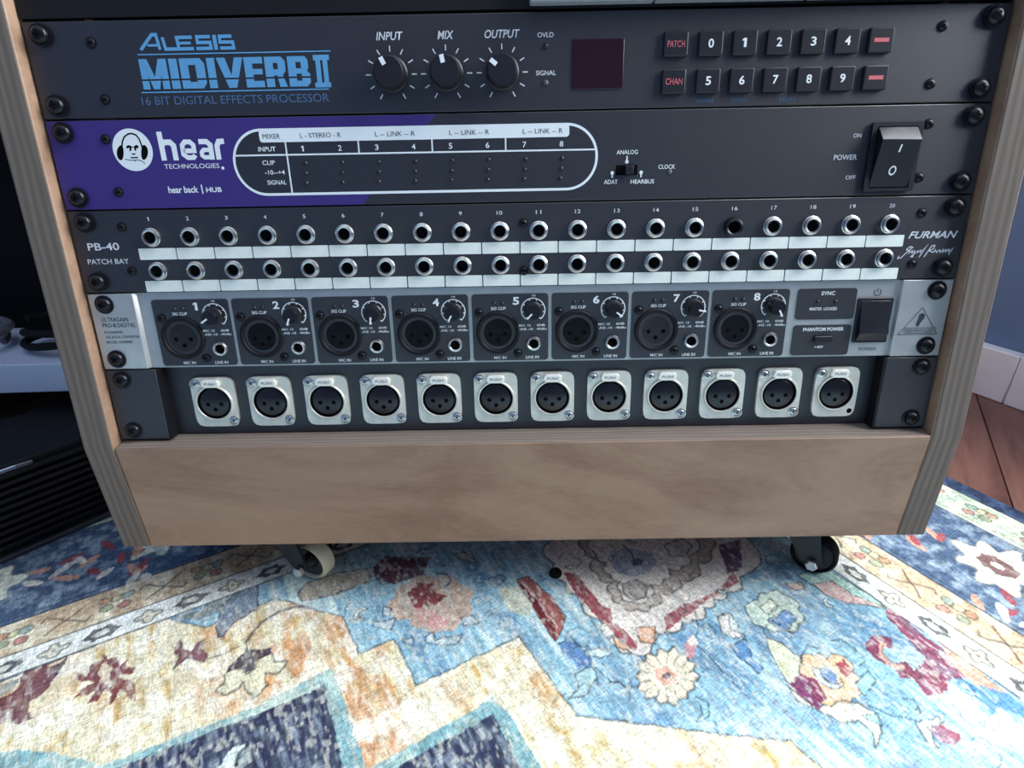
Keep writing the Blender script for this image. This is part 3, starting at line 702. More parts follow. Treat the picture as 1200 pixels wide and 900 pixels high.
for k in range(12):
    u = -184.0 + 33.88 * k
    x = place('xlr_connector', FL, un.o, (u, DP, un.z(201.0)), bevel=0)
    place('barrel_ring', RG, x); place('barrel', BW, x); place('socket_insert', IN, x)
    for du, dz in ((-4.0, -1.2), (4.0, -1.2), (0, -4.6)): place('contact_hole', CT, x, (du, 0, dz))
    place('push_tab', TB, x, bevel=.5); place('lettering', TT, x)
    place('screw', SS, x, (-9.9, -2, 11.6), (0, random.uniform(0, 1.5), 0))
    if k < 11: place('screw', SS, x, (9.9, -2, -12.0), (0, random.uniform(0, 1.5), 0))
    else: build('screw_hole', MB().lathe([(1.6, -2.06), (0, -2.06)], n=14), 'hole', x, (9.9, 0, -12.0))

# ================================================================== RUG
RUG_A = math.radians(30.0)
RC, RS = math.cos(RUG_A), math.sin(RUG_A)
def to_rug(px, py):
    """a point of the photographed rug pattern in the rug's own axes (mm)"""
    x, y = (px - 600) / 700, (450 - py) / 700
    d = [CR[0][i] * x + CR[1][i] * y + CR[2][i] for i in range(3)]
    t = -CAM[2] / d[2]; wx, wy = CAM[0] + t * d[0], CAM[1] + t * d[1]
    return wx * RC + wy * RS, -wx * RS + wy * RC
AX = np.concatenate([np.arange(-1500, -368, 8.), np.arange(-368, 373, .95)])
BX = np.concatenate([np.arange(-1300, -282, 8.), np.arange(-282, 261, .95)])
GA, GB = np.meshgrid(AX, BX, indexing='ij')
rng = np.random.default_rng(11)
def vnoise(sa, sb, seed, octs=2):
    out = np.zeros_like(GA); amp = 1.; tot = 0
    for o in range(octs):
        r = np.random.default_rng(seed + o * 17); T = r.random((257, 257))
        xa = GA / sa * (2 ** o) + 1000.; xb = GB / sb * (2 ** o) + 1000.
        ia = np.floor(xa).astype(int); ib = np.floor(xb).astype(int); fa = xa - ia; fb = xb - ib
        fa = fa * fa * (3 - 2 * fa); fb = fb * fb * (3 - 2 * fb)
        i0, i1, j0, j1 = ia % 256, (ia + 1) % 256, ib % 256, (ib + 1) % 256
        out += amp * ((T[i0, j0] * (1 - fa) + T[i1, j0] * fa) * (1 - fb) + (T[i0, j1] * (1 - fa) + T[i1, j1] * fa) * fb)
        tot += amp; amp *= .55
    return out / tot
WA = GA + (vnoise(5, 5, 3) - .5) * 2.2
WB = GB + (vnoise(5, 5, 91) - .5) * 2.2
IMG = np.zeros(GA.shape + (3,), np.float32)
def L_(c): return np.array(lin(c), np.float32)
def sub(pts, pad):
    xs = [q[0] for q in pts]; ys = [q[1] for q in pts]
    i0, i1 = np.searchsorted(AX, [min(xs) - pad, max(xs) + pad]); j0, j1 = np.searchsorted(BX, [min(ys) - pad, max(ys) + pad])
    return slice(i0, i1), slice(j0, j1)
def inside(pts, s):
    X, Y = WA[s], WB[s]; m = np.zeros(X.shape, bool)
    for k in range(len(pts)):
        (x0, y0), (x1, y1) = pts[k], pts[(k + 1) % len(pts)]
        if y0 == y1: continue
        m ^= ((y0 > Y) != (y1 > Y)) & (X < (x1 - x0) * (Y - y0) / (y1 - y0) + x0)
    return m
def dist(pts, s, closed):
    X, Y = WA[s], WB[s]; d = np.full(X.shape, 1e9)
    for k in range(len(pts) if closed else len(pts) - 1):
        (x0, y0), (x1, y1) = pts[k], pts[(k + 1) % len(pts)]
        dx, dy = x1 - x0, y1 - y0; l = dx * dx + dy * dy + 1e-9
        t = np.clip(((X - x0) * dx + (Y - y0) * dy) / l, 0, 1)
        d = np.minimum(d, np.hypot(X - x0 - t * dx, Y - y0 - t * dy))
    return d
def put(s, m, c, k=1.0):
    A_ = IMG[s]; mm = (m.astype(np.float32) * k)[..., None]
    IMG[s] = A_ * (1 - mm) + L_(c) * mm
FADE = vnoise(3.2, 9, 55, 3)
def smoothp(pts, n=2):
    for _ in range(n):
        q = []
        for i in range(len(pts)):
            a, b = pts[i], pts[(i + 1) % len(pts)]
            q += [(a[0] * .75 + b[0] * .25, a[1] * .75 + b[1] * .25), (a[0] * .25 + b[0] * .75, a[1] * .25 + b[1] * .75)]
        pts = q
    return pts
INK = (46, 52, 60)
def scallop(pts, k=.3, n=5):
    ar = sum(pts[i][0] * pts[(i + 1) % len(pts)][1] - pts[(i + 1) % len(pts)][0] * pts[i][1] for i in range(len(pts)))
    sg = 1 if ar > 0 else -1; out = []
    for i in range(len(pts)):
        (x0, y0), (x1, y1) = pts[i], pts[(i + 1) % len(pts)]
        for j in range(n):
            t = j / n; b = k * math.sin(math.pi * t) * sg; out.append((x0 + (x1 - x0) * t + (y1 - y0) * b, y0 + (y1 - y0) * t - (x1 - x0) * b))
    return out
def poly(pts, c, ink=None, wd=.8, k=.92, rnd=0, worn=.22):
    if rnd: pts = smoothp(pts, rnd)
    s = sub(pts, 4)
    m = inside(pts, s)
    put(s, m, c, 1.0) if worn == 0 else put(s, m * (1 - worn * np.clip((FADE[s] - .5) * 5, 0, 1)), c, k)
    if ink is not None: put(s, np.clip(1.4 - dist(pts, s, True) / wd * 1.0, 0, 1), ink, .8)
def line(pts, c=INK, wd=.7, k=.8):
    s = sub(pts, 4); put(s, np.clip(1.4 - dist(pts, s, False) / wd, 0, 1), c, k)
def V(ox, oy, sc): return lambda pts: [to_rug(ox + x / sc, oy + y / sc) for x, y in pts]
V5 = V(0, 620, 3.213); V6 = V(250, 640, 3.46); V7 = V(500, 620, 3.214); V8 = V(840, 560, 2.647); V0 = V(0, 0, 1)

CREAM = (222, 214, 182); GOLD = (196, 168, 112); ORANGE = (196, 134, 92); NAVY = (50, 54, 78); TEAL = (104, 156, 164)
SKY = (140, 178, 192); DEEP = (70, 114, 152); PALE = (206, 222, 216); MAROON = (108, 40, 58); TAN = (196, 164, 128); GREYB = (138, 150, 160)
# field: sky blue, streaked along the warp
st = vnoise(3.0, 60, 5, 2); bl = vnoise(26, 40, 8, 3); st2 = vnoise(60, 2.4, 23, 2)
def mixc(c0, c1, t): t = np.clip(t, 0, 1)[..., None].astype(np.float32); return L_(c0) * (1 - t) + L_(c1) * t
fieldc = mixc(SKY, PALE, (st - .42) * 2.2 + (bl - .5) * 1.6)
t = np.clip((vnoise(18, 30, 77, 3) - .50) * 4.5 + (st - .5) * 2.4, 0, 1)[..., None]
fieldc = fieldc * (1 - t * .62) + L_(DEEP) * t * .62
dR = GA - 185; dL = GB - 73; D = np.maximum(dR, dL)
IMG[:] = fieldc
# ---- medallion
cream_px = [(-260, 900), (0, 799), (195, 724), (240, 735), (282, 716), (325, 701), (402, 724), (421, 766), (462, 749), (488, 803), (608, 746), (677, 839), (840, 860), (927, 868), (961, 900), (1010, 960)]
medal = V0(cream_px); ctr = to_rug(300, 1500)
med = medal + [to_rug(1100, 1150), to_rug(300, 1350), to_rug(-500, 1150)]
s = sub(med, 4); m = inside(med, s)
cre = mixc(CREAM, GOLD, (vnoise(6, 12, 31, 3) - .48) * 2.6 + (st - .5) * 2.0)
t = np.clip((vnoise(30, 46, 41, 3) - .56) * 5 + (st - .5) * 1.3, 0, 1)[..., None]
oz = np.exp(-(((GA - to_rug(390, 770)[0]) / 60) ** 2 + ((GB - to_rug(390, 770)[1]) / 60) ** 2))[..., None]
oz2 = np.exp(-(((GA - to_rug(455, 850)[0]) / 40) ** 2 + ((GB - to_rug(455, 850)[1]) / 60) ** 2))[..., None]
t = np.clip(t * .35 + np.maximum(oz, oz2) * np.clip((vnoise(5, 22, 61, 3) - .42) * 4, 0, 1)[..., None], 0, .7)
cre = cre * (1 - t) + L_(ORANGE) * t
t = np.clip((vnoise(9, 12, 101, 3) - .52) * 5, 0, .75)[..., None]
cre = cre * (1 - t) + L_((238, 232, 212)) * t
IMG[s] = np.where(m[..., None], cre[s], IMG[s])
line(medal, (44, 62, 78), .7)
teal = [V0([(-60, 930), (-20, 886), (19, 878), (78, 884), (118, 897), (299, 828), (389, 782), (408, 835), (426, 893), (430, 960), (300, 1200), (-200, 1200)]),
        V0([(429, 903), (550, 834), (575, 817), (598, 838), (636, 903), (660, 960), (560, 1200), (440, 1100)])]
navy = [V0([(60, 935), (137, 900), (202, 875), (299, 838), (380, 804), (391, 850), (404, 905), (380, 1150), (100, 1150)]),
        V0([(440, 915), (500, 878), (578, 837), (612, 903), (640, 980), (560, 1100), (470, 1050)])]
for p_ in teal:
    poly(p_, TEAL, None, rnd=0, k=.9); s = sub(p_, 4); mm = inside(p_, s); put(s, mm * np.clip((bl[s] - .5) * 6, 0, 1), (200, 214, 196), .7)
for p_ in navy:
    poly(p_, NAVY, None, rnd=0, k=1, worn=.1)
    s = sub(p_, 4); mm = inside(p_, s); put(s, mm * np.clip((vnoise(1.7, 6, 141, 1)[s] - .52) * 3, 0, 1), (150, 164, 176), .5)
poly(V6([(10, 910), (50, 845), (90, 808), (135, 800), (105, 835), (92, 870), (85, 910)]), (214, 228, 220), None)
poly(V6([(98, 840), (140, 806), (165, 855), (150, 880), (110, 905), (92, 870)]), (120, 136, 140), INK)
# ---- motifs on the cream ground
poly(V5([(385, 462), (405, 490), (440, 478), (450, 512), (482, 488), (470, 522), (512, 522), (498, 548), (445, 550), (505, 575), (512, 615), (505, 652), (478, 622), (450, 600), (437, 640), (413, 664), (415, 620), (390, 602), (365, 650), (326, 656), (355, 615), (276, 634), (310, 600), (350, 580), (286, 568), (283, 543), (330, 550), (345, 508), (375, 495)]), MAROON, None)
poly(V5([(385, 508), (420, 520), (410, 556), (428, 602), (390, 580), (368, 545)]), (214, 200, 172), None)
poly(V5([(75, 560), (100, 528), (180, 508), (218, 540), (190, 590), (160, 622), (110, 650), (100, 690), (122, 710), (60, 738), (40, 720), (30, 690), (15, 722), (-30, 730), (-30, 650), (40, 620), (70, 590)]), (104, 48, 66), None)
poly(V5([(195, 515), (258, 478), (205, 558)]), NAVY, None)
poly(V5([(-20, 592), (75, 558), (40, 610), (-20, 645)]), (150, 152, 140), None)
poly(V5([(655, 450), (677, 416), (688, 455), (722, 465), (745, 425), (768, 413), (757, 450), (782, 480), (765, 502), (740, 490), (700, 487), (653, 528), (670, 490)]), (116, 62, 78), INK, .6)
line(V5([(780, 490), (840, 470), (905, 438)]), (120, 100, 80), .6)
poly(V6([(230, 430), (250, 470), (302, 463), (285, 497), (255, 522), (210, 515), (217, 560), (192, 600), (165, 610), (135, 597), (120, 550), (100, 580), (50, 607), (8, 590), (18, 575), (47, 560), (45, 520), (60, 500), (110, 495), (135, 515), (175, 490), (185, 455)]), (212, 208, 176), INK, .7)
poly(V6([(130, 382), (145, 420), (232, 413), (227, 440), (180, 455), (170, 492), (130, 512), (105, 490), (52, 512), (58, 488), (100, 460), (125, 430)]), (48, 42, 64), None)
line(V6([(395, 250), (330, 245), (265, 265), (190, 312), (130, 388)]), (62, 54, 66), 1.3)
poly(V5([(970, 205), (890, 232), (832, 298), (812, 360), (820, 408), (840, 402), (880, 350), (970, 300)]), (118, 130, 146), INK, .7)  # the grey has the shade lying on this leaf mixed into it
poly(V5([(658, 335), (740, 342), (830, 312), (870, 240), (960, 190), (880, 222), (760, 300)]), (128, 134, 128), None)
# ---- motifs on the blue ground
poly(V6([(345, 192), (380, 150), (500, 108), (640, 88), (632, 142), (470, 202), (360, 222)]), (172, 158, 138), INK, .7)  # tan greyed for the shade beside the caster
poly(V6([(645, 90), (700, 40), (880, 45), (855, 112), (740, 152), (660, 142)]), (88, 36, 50), None)  # maroon with the shade near the cabinet put into its colour
poly(scallop(V6([(735, 205), (790, 150), (900, 128), (1000, 150), (1040, 230), (1000, 300), (930, 342), (860, 332), (800, 292), (715, 262)])), (186, 158, 136), None)
poly(V6([(785, 192), (825, 150), (890, 152), (905, 192), (950, 200), (890, 248), (850, 238), (840, 272), (805, 240)]), (110, 34, 46), None, worn=.1)
poly(V6([(812, 250), (890, 252), (965, 290), (930, 338), (870, 330), (830, 290)]), (196, 148, 142), None)
for p_ in ([(640, 300), (690, 310), (738, 293), (722, 337), (680, 332), (655, 325)], [(858, 362), (890, 348), (902, 382), (935, 366), (980, 372), (1010, 360), (990, 398), (920, 402), (868, 392)], [(770, 380), (806, 372), (806, 398), (780, 402)], [(985, 30), (1040, 20), (1060, 50), (1020, 45)], [(1000, 290), (1050, 280), (1080, 310), (1020, 320)], [(690, 240), (720, 250), (715, 280), (690, 285)]):
    poly(V6(p_), (182, 196, 200), INK, .6)
poly(V7([(100, 95), (140, 88), (160, 100), (190, 128), (150, 118), (118, 110)]), (190, 188, 176), INK, .6)
poly(V7([(235, 190), (280, 168), (300, 185), (270, 210), (240, 205)]), (110, 130, 150), INK, .6)
poly(scallop(V7([(470, 40), (480, 130), (520, 200), (570, 250), (590, 275), (650, 340), (680, 352), (655, 382), (700, 402), (718, 442), (762, 468), (850, 432), (850, 377), (900, 388), (960, 352), (1000, 342), (1050, 300), (1080, 262), (1130, 240), (1180, 180), (1190, 20), (1100, -60), (560, -60)])), (224, 212, 198), INK, .8)
poly(V7([(515, 165), (560, 160), (600, 215), (660, 290), (695, 300), (702, 350), (760, 400), (795, 432), (790, 458), (748, 460), (700, 392), (645, 332), (560, 245)]), (138, 48, 62), None)
poly(V7([(785, 372), (855, 368), (862, 432), (800, 425)]), (214, 160, 124), INK, .6)
poly(V7([(700, 400), (740, 430), (770, 466), (720, 445)]), (222, 180, 140), INK, .6)
poly(V7([(895, 330), (960, 290), (1040, 258), (1100, 225), (1157, 160), (1180, 200), (1060, 265), (960, 345), (900, 385)]), (142, 60, 72), None)
poly(V7([(1100, 60), (1180, 40), (1190, 150), (1130, 170)]), (92, 62, 92), None)
poly(scallop(V7([(590, 30), (595, 80), (635, 110), (640, 170), (700, 200), (698, 250), (730, 282), (790, 304), (845, 292), (872, 236), (930, 234), (955, 190), (1005, 182), (1015, 130), (1065, 82), (1065, 30), (1000, -40), (640, -40)])), (170, 156, 144), INK, .7)
poly(scallop(V7([(640, 20), (640, 95), (680, 130), (690, 170), (732, 200), (732, 240), (780, 276), (832, 260), (842, 210), (890, 190), (912, 150), (962, 140), (985, 100), (1000, 20), (940, -40), (700, -40)])), (226, 218, 206), INK, .7)
poly(V7([(735, 205), (790, 190), (838, 215), (828, 255), (780, 272), (740, 240)]), (150, 142, 134), INK, .6)
poly(V7([(690, 90), (740, 70), (800, 80), (850, 90), (870, 120), (840, 160), (780, 180), (720, 165), (690, 130)]), (148, 158, 178), None)
poly(V7([(775, 118), (795, 110), (812, 122), (800, 138), (780, 136)]), (70, 74, 96), INK, .6)
line(V7([(740, 60), (765, 85), (780, 110)]), INK, .7)
poly(V7([(895, 60), (960, 35), (1000, 60), (975, 100), (920, 105)]), (210, 204, 190), INK, .7)
# the reddish dart and blue leaf
poly(V7([(342, 192), (382, 178), (470, 258), (524, 330), (512, 382), (484, 422), (455, 380), (395, 290)]), (150, 78, 66), INK, .5, worn=.1)
poly(V7([(342, 195), (362, 205), (430, 290), (490, 370), (484, 420), (455, 380), (395, 290)]), (96, 30, 40), None, worn=.1)
line(V7([(365, 200), (430, 285), (492, 372)]), (226, 200, 186), .5, .8)
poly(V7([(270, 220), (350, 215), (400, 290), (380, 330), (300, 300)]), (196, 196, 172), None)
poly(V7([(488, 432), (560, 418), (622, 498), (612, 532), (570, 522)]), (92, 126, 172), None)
# daisy
c0 = (905, 555)
pts = []
for k in range(84):
    a = 2 * math.pi * k / 84; r = 1 + .085 * math.cos(14 * a) + .03 * math.cos(5 * a); pts.append((c0[0] + 112 * r * math.cos(a), c0[1] + 100 * r * math.sin(a)))
poly(V7(pts), (228, 214, 182), INK, .8, rnd=0)
for k in range(14):
    a = 2 * math.pi * (k + .5) / 14; line(V7([(c0[0] + 55 * math.cos(a), c0[1] + 48 * math.sin(a)), (c0[0] + 100 * math.cos(a), c0[1] + 90 * math.sin(a))]), (90, 90, 90), .5)
poly(V7([(860, 530), (900, 520), (945, 545), (940, 580), (900, 590), (865, 565)]), (214, 160, 140), None)
poly(V7([(890, 545), (910, 538), (922, 552), (908, 566), (892, 560)]), (82, 64, 84), None)
for p_ in ([(540, 405), (600, 470), (660, 545), (690, 572), (760, 592), (805, 592)], [(1010, 310), (1025, 380), (1010, 430)], [(1000, 420), (1080, 500), (1157, 575)], [(600, 545), (640, 560), (650, 600)], [(520, 420), (500, 440)], [(610, 330), (660, 390), (690, 420)]): line(V7(p_), INK, .55)
poly(V7([(598, 458), (645, 448), (702, 468), (650, 486), (615, 478)]), (196, 224, 224), INK, .6)
poly(V7([(555, 548), (628, 518), (642, 560), (600, 622), (530, 642), (572, 600)]), (160, 190, 190), INK, .6)
poly(V7([(1018, 630), (1060, 655), (1066, 700), (1035, 728), (1015, 722), (1040, 690)]), (140, 190, 206), INK, .6)
poly(V7([(970, 450), (985, 405), (1018, 440), (1005, 492), (978, 482)]), (206, 140, 140), None)
poly(V7([(975, 425), (1005, 398), (1022, 430), (1000, 440)]), (226, 214, 200), None)
poly(V7([(1100, 320), (1140, 318), (1175, 360), (1160, 410), (1120, 380), (1105, 350)]), (206, 214, 206), INK, .6)
# right part of the field
poly(scallop(V8([(100, 432), (128, 380), (160, 358), (220, 368), (252, 410), (252, 452), (200, 472), (150, 462)])), (190, 206, 188), INK, .7)
poly(V8([(170, 440), (210, 410), (250, 430), (225, 470), (185, 468)]), (104, 142, 186), INK, .5)
poly(V8([(130, 400), (165, 375), (190, 400), (160, 425)]), (214, 218, 196), INK, .5)
poly(V8([(5, 430), (30, 420), (45, 470), (90, 492), (60, 500), (15, 480)]), (214, 208, 202), INK, .6)
poly(V8([(90, 500), (110, 560), (145, 590), (130, 612), (110, 585), (70, 560), (40, 520)]), (86, 132, 176), INK, .5)
poly(V8([(150, 498), (192, 508), (232, 540), (262, 560), (268, 600), (240, 642), (215, 632), (182, 570)]), (214, 216, 178), INK, .5)
poly(V8([(215, 640), (250, 692), (320, 722), (390, 762), (440, 752), (482, 790), (488, 838), (512, 800), (494, 730), (440, 698), (370, 690), (320, 712), (260, 682)]), (216, 214, 190), INK, .6)
poly(scallop(V8([(268, 572), (300, 548), (342, 560), (402, 562), (418, 600), (440, 640), (420, 680), (370, 692), (330, 702), (300, 650)])), (220, 184, 142), INK, .5)
poly(V8([(222, 636), (260, 608), (302, 620), (342, 680), (312, 718), (260, 682)]), (122, 44, 88), None)
poly(V8([(300, 602), (340, 584), (378, 610), (362, 652), (318, 640)]), (86, 132, 176), None)
poly(V8([(362, 572), (396, 562), (418, 600), (395, 618)]), (150, 66, 76), None)
for p_ in ([(430, 640), (470, 600), (495, 630), (460, 680)], [(450, 740), (500, 735), (510, 770), (480, 760)]): poly(V8(p_), (150, 200, 200), INK, .5)
for p_ in ([(350, 505), (385, 500), (430, 530), (455, 570), (445, 585)], [(380, 690), (460, 700), (520, 730), (620, 755)], [(260, 560), (280, 520), (340, 540)]): line(V8(p_), INK, .55)
poly(V8([(458, 512), (488, 488), (540, 498), (548, 532), (520, 526), (510, 546), (542, 578), (590, 570), (612, 600), (648, 560), (582, 492), (530, 432), (523, 402), (562, 420), (642, 490), (702, 530), (722, 570), (762, 600), (772, 622), (732, 622), (702, 672), (648, 678), (628, 642), (608, 622), (570, 622), (550, 592), (490, 562), (460, 532)]), (128, 50, 74), None)
poly(V8([(505, 505), (530, 520), (512, 540), (545, 575), (590, 590), (570, 600), (530, 580), (500, 545)]), (214, 168, 148), None)
poly(V8([(688, 502), (742, 538), (802, 588), (862, 640), (905, 675), (830, 662), (770, 615), (720, 570)]), (200, 156, 124), None)
poly(V8([(738, 628), (800, 640), (870, 660), (960, 690), (960, 745), (900, 722), (860, 742), (820, 702)]), (86, 132, 176), None)
poly(V8([(714, 652), (740, 640), (792, 690), (842, 752), (882, 722), (960, 780), (960, 835), (880, 822), (800, 772), (740, 702)]), (206, 226, 224), None)
poly(V8([(618, 762), (690, 743), (702, 770), (652, 777), (692, 842), (668, 838), (640, 800)]), (216, 222, 212), INK, .6)
poly(V8([(658, 780), (702, 770), (762, 802), (740, 838), (690, 816)]), (150, 74, 92), None)
poly(V8([(250, 302), (330, 275), (500, 382), (528, 405), (430, 388), (320, 348)]), (176, 208, 190), INK, .6)
poly(V8([(300, 330), (360, 322), (420, 362), (520, 400), (420, 392), (330, 362)]), (214, 176, 168), INK, .5)
poly(V8([(210, 330), (265, 325), (275, 345), (240, 350)]), (206, 170, 150), INK, .5)
# thin tendrils and curled leaves scattered over the blue ground
tr = np.random.default_rng(5); done = 0
medx = np.array([q[0] for q in med]); medy = np.array([q[1] for q in med])
def in_med(a, b):
    c = False
    for i in range(len(med)):
        (x0, y0), (x1, y1) = med[i - 1], med[i]
        if (y0 > b) != (y1 > b) and a < (x1 - x0) * (b - y0) / (y1 - y0) + x0: c = not c
    return c
while done < 70:
    a, b = tr.uniform(-190, 178), tr.uniform(-270, 66)
    if in_med(a, b) or in_med(a - 8, b - 8) or in_med(a + 8, b - 8): continue
    done += 1; t0 = tr.uniform(0, 6.28); r0 = tr.uniform(5, 12); sg = 1 if tr.random() < .5 else -1
    pts = [(a + r0 * (1 - .07 * k) * math.cos(t0 + sg * k * .42), b + r0 * (1 - .07 * k) * math.sin(t0 + sg * k * .42)) for k in range(9)]
    if done % 3 == 0:
        q = [(x * .72 + a * .28 + 1.5, y * .72 + b * .28) for x, y in pts[::-1]]
        poly(pts + q, [(204, 218, 212), (176, 200, 204), (214, 206, 186), (92, 128, 164)][done % 4], INK, .5)
    else: line(pts, INK, .5, .6)
# ---- borders
AL = np.where(dR > dL, GB, GA); AC = D
def band(d0, d1, c0, c1, sc, seed):
    m = (D >= d0) & (D < d1)
    c = mixc(c0, c1, (vnoise(sc, sc, seed, 3) - .42) * 3)
    IMG[m] = c[m]
band(0, 19.5, (214, 216, 206), (232, 234, 226), 8, 201)
band(19.5, 50, (190, 168, 138), (222, 214, 186), 9, 202)
band(50, 138, (74, 92, 116), (140, 156, 168), 7, 203)
band(138, 172, (170, 184, 164), (222, 222, 198), 9, 204)
band(172, 400, (46, 58, 82), (70, 88, 116), 6, 205)
def bandline(d, wd, c=INK, k=.85):
    m = np.clip(1.4 - np.abs(D + (WA - GA) * .3 - d) / wd, 0, 1); IMG[:] = IMG * (1 - m[..., None] * k) + L_(c) * m[..., None] * k
for d in (0, 19.5, 50, 172): bandline(d, .75)
for d in (54.5, 138, 142): bandline(d, .6, k=.6)
def motif(side, al, ac, fn):
    """draw fn in local (along, across) coordinates"""
    c = (ac + 185, al) if side == 'R' else (al, ac + 73)
    f = (lambda p: (c[0] + p[1], c[1] + p[0])) if side == 'R' else (lambda p: (c[0] + p[0], c[1] + p[1]))
    fn(f)
def ring(f):
    o_ = [f(q) for q in [(-12, 0), (-7, 2.5), (-5, 5.4), (0, 4.4), (5, 5.4), (7, 2.5), (12, 0), (7, -2.5), (5, -5.4), (0, -4.4), (-5, -5.4), (-7, -2.5)]]
    poly(o_, (66, 70, 74), None, worn=.15); poly([f(q) for q in [(-5.5, 0), (-2, 2.4), (2, 2.4), (5.5, 0), (2, -2.4), (-2, -2.4)]], (206, 206, 190), None)
def quat(f):
    o_ = []
    for k in range(32):
        a = 2 * math.pi * k / 32; r = 3.6 + 3.4 * abs(math.cos(2 * a)) ** 1.3; o_.append(f((1.25 * r * math.cos(a), .85 * r * math.sin(a))))
    poly(o_, (204, 200, 176), (72, 76, 74), .8, rnd=0); poly([f(q) for q in [(-1.5, 0), (0, 1.2), (1.5, 0), (0, -1.2)]], (130, 110, 90), None)
def cross(f):
    line([f((-11, -8)), f((-3, -2)), f((3, 2)), f((11, 8))], (96, 66, 56), .9); line([f((-11, 8)), f((-3, 2)), f((3, -2)), f((11, -8))], (84, 80, 76), .9)
    for q in ((-12, 8), (12, -8)): line([f(q), f((q[0] * 1.2, q[1] * .6))], (84, 80, 76), .8)
def bloom(f):
    for k, (x, y) in enumerate(((-6, -3), (5, -5), (0, 4), (7, 4), (-7, 5))):
        poly([f((x + 4.2 * math.cos(t_), y + 3.4 * math.sin(t_))) for t_ in [i * math.pi / 4 for i in range(8)]], [(150, 160, 130), (176, 120, 112), (196, 190, 150), (140, 160, 150), (180, 140, 110)][k], (86, 84, 78), .6)
def rosette(f):
    o_ = []
    for k in range(60):
        a = 2 * math.pi * k / 60; r = 24 + 5 * math.cos(8 * a) + 2.5 * math.cos(3 * a); o_.append(f((r * math.cos(a), r * math.sin(a))))
    poly(o_, (216, 218, 198), (120, 120, 110), .6, rnd=0)
    poly([f((12 * math.cos(k * math.pi / 8) * (1 + .12 * (k % 2)), 8.6 * math.sin(k * math.pi / 8) * (1 + .12 * (k % 2)))) for k in range(16)], (104, 66, 68), None)
    poly([f((5 * math.cos(k * math.pi / 5), 3.4 * math.sin(k * math.pi / 5))) for k in range(10)], (214, 206, 190), None)
def coral(f, cs=((206, 150, 124), (222, 214, 196), (150, 70, 76))):
    for k in range(9):
        x, y = rng.uniform(-26, 26), rng.uniform(-20, 20); L0 = rng.uniform(5, 11); a0 = rng.uniform(0, 3.1)
        poly([f((x + L0 * math.cos(a) * math.cos(a0) - 3 * math.sin(a) * math.sin(a0), y + L0 * math.cos(a) * math.sin(a0) + 3 * math.sin(a) * math.cos(a0))) for a in [i * math.pi / 5 for i in range(10)]], cs[k % 3], None)
for k in range(-22, 1):
    motif('R', -139.3 + 53.25 * 4 + 53.25 * k, 9.8, ring); motif('R', -165.9 + 53.25 * 4 + 53.25 * k, 9.8, quat)
    motif('R', -164.7 + 58.4 * 3 + 58.4 * k, 34.5, cross); motif('R', -135 + 58.4 * 3 + 58.4 * k, 35, bloom)
    motif('L', 170 - 16.6 + 53.3 * k, 9.2, ring); motif('L', 170 + 10.1 + 53.3 * k, 9.2, quat)
    motif('L', 176 + 58.8 * k, 34, cross); motif('L', 146.5 + 58.8 * k, 34.5, bloom)
for k in range(-9, 2):
    motif('R', -187 + 118 * k + 118, 104, rosette); motif('R', -246 + 118 * k + 118, 96, coral); motif('R', -215 + 118 * k + 118, 72, coral)
    motif('L', 120 + 118 * k, 98, rosette); motif('L', 61 + 118 * k, 90, coral); motif('L', 90 + 118 * k, 70, coral)
    for dd in (0, 40, 80): motif('R', -190 + 118 * k + 118 + dd, 156, bloom)
# thread-to-thread colour change of the weave
thr = 1 + (vnoise(1.9, 9, 401, 1) - .5) * .42 + (vnoise(7, 1.9, 402, 1) - .5) * .28
IMG *= thr[..., None].astype(np.float32)
worn = np.clip((vnoise(2.2, 4.5, 410, 2) - .58) * 4, 0, .4)[..., None].astype(np.float32) * (D < 0)[..., None]
IMG[:] = IMG * (1 - worn) + L_((222, 222, 208)) * worn
np.clip(IMG, 0, .95, out=IMG)
na, nb = len(AX), len(BX)
co = np.zeros((na, nb, 3), np.float32); co[..., 0] = GA * .001; co[..., 1] = GB * .001
ids = np.arange(na * nb, dtype=np.int32).reshape(na, nb)
q = np.stack([ids[:-1, :-1], ids[1:, :-1], ids[1:, 1:], ids[:-1, 1:]], -1).reshape(-1, 4)
per = np.concatenate([ids[:, 0], ids[-1, 1:], ids[-2::-1, -1], ids[0, -2:0:-1]])
nv = na * nb
low = co.reshape(-1, 3)[per].copy(); low[:, 2] = -.006
lid = np.arange(nv, nv + len(per), dtype=np.int32)
sk = np.stack([np.roll(per, -1), per, lid, np.roll(lid, -1)], -1)
allq = np.concatenate([q, sk]).astype(np.int32)
allv = np.concatenate([co.reshape(-1, 3), low])
me = bpy.data.meshes.new('rug')
me.vertices.add(len(allv)); me.vertices.foreach_set('co', allv.ravel())
me.loops.add(allq.size); me.loops.foreach_set('vertex_index', allq.ravel())
me.polygons.add(len(allq)); me.polygons.foreach_set('loop_start', np.arange(0, allq.size, 4, dtype=np.int32))
me.update(calc_edges=True)
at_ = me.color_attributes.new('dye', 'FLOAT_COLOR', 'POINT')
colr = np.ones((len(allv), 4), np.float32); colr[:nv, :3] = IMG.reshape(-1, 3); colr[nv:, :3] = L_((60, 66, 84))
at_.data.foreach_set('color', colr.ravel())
rm = bpy.data.materials.new('woven_rug'); rm.use_nodes = True; nt = rm.node_tree; bs = nt.nodes['Principled BSDF']
an = nt.nodes.new('ShaderNodeAttribute'); an.attribute_name = 'dye'
tc = nt.nodes.new('ShaderNodeTexCoord')
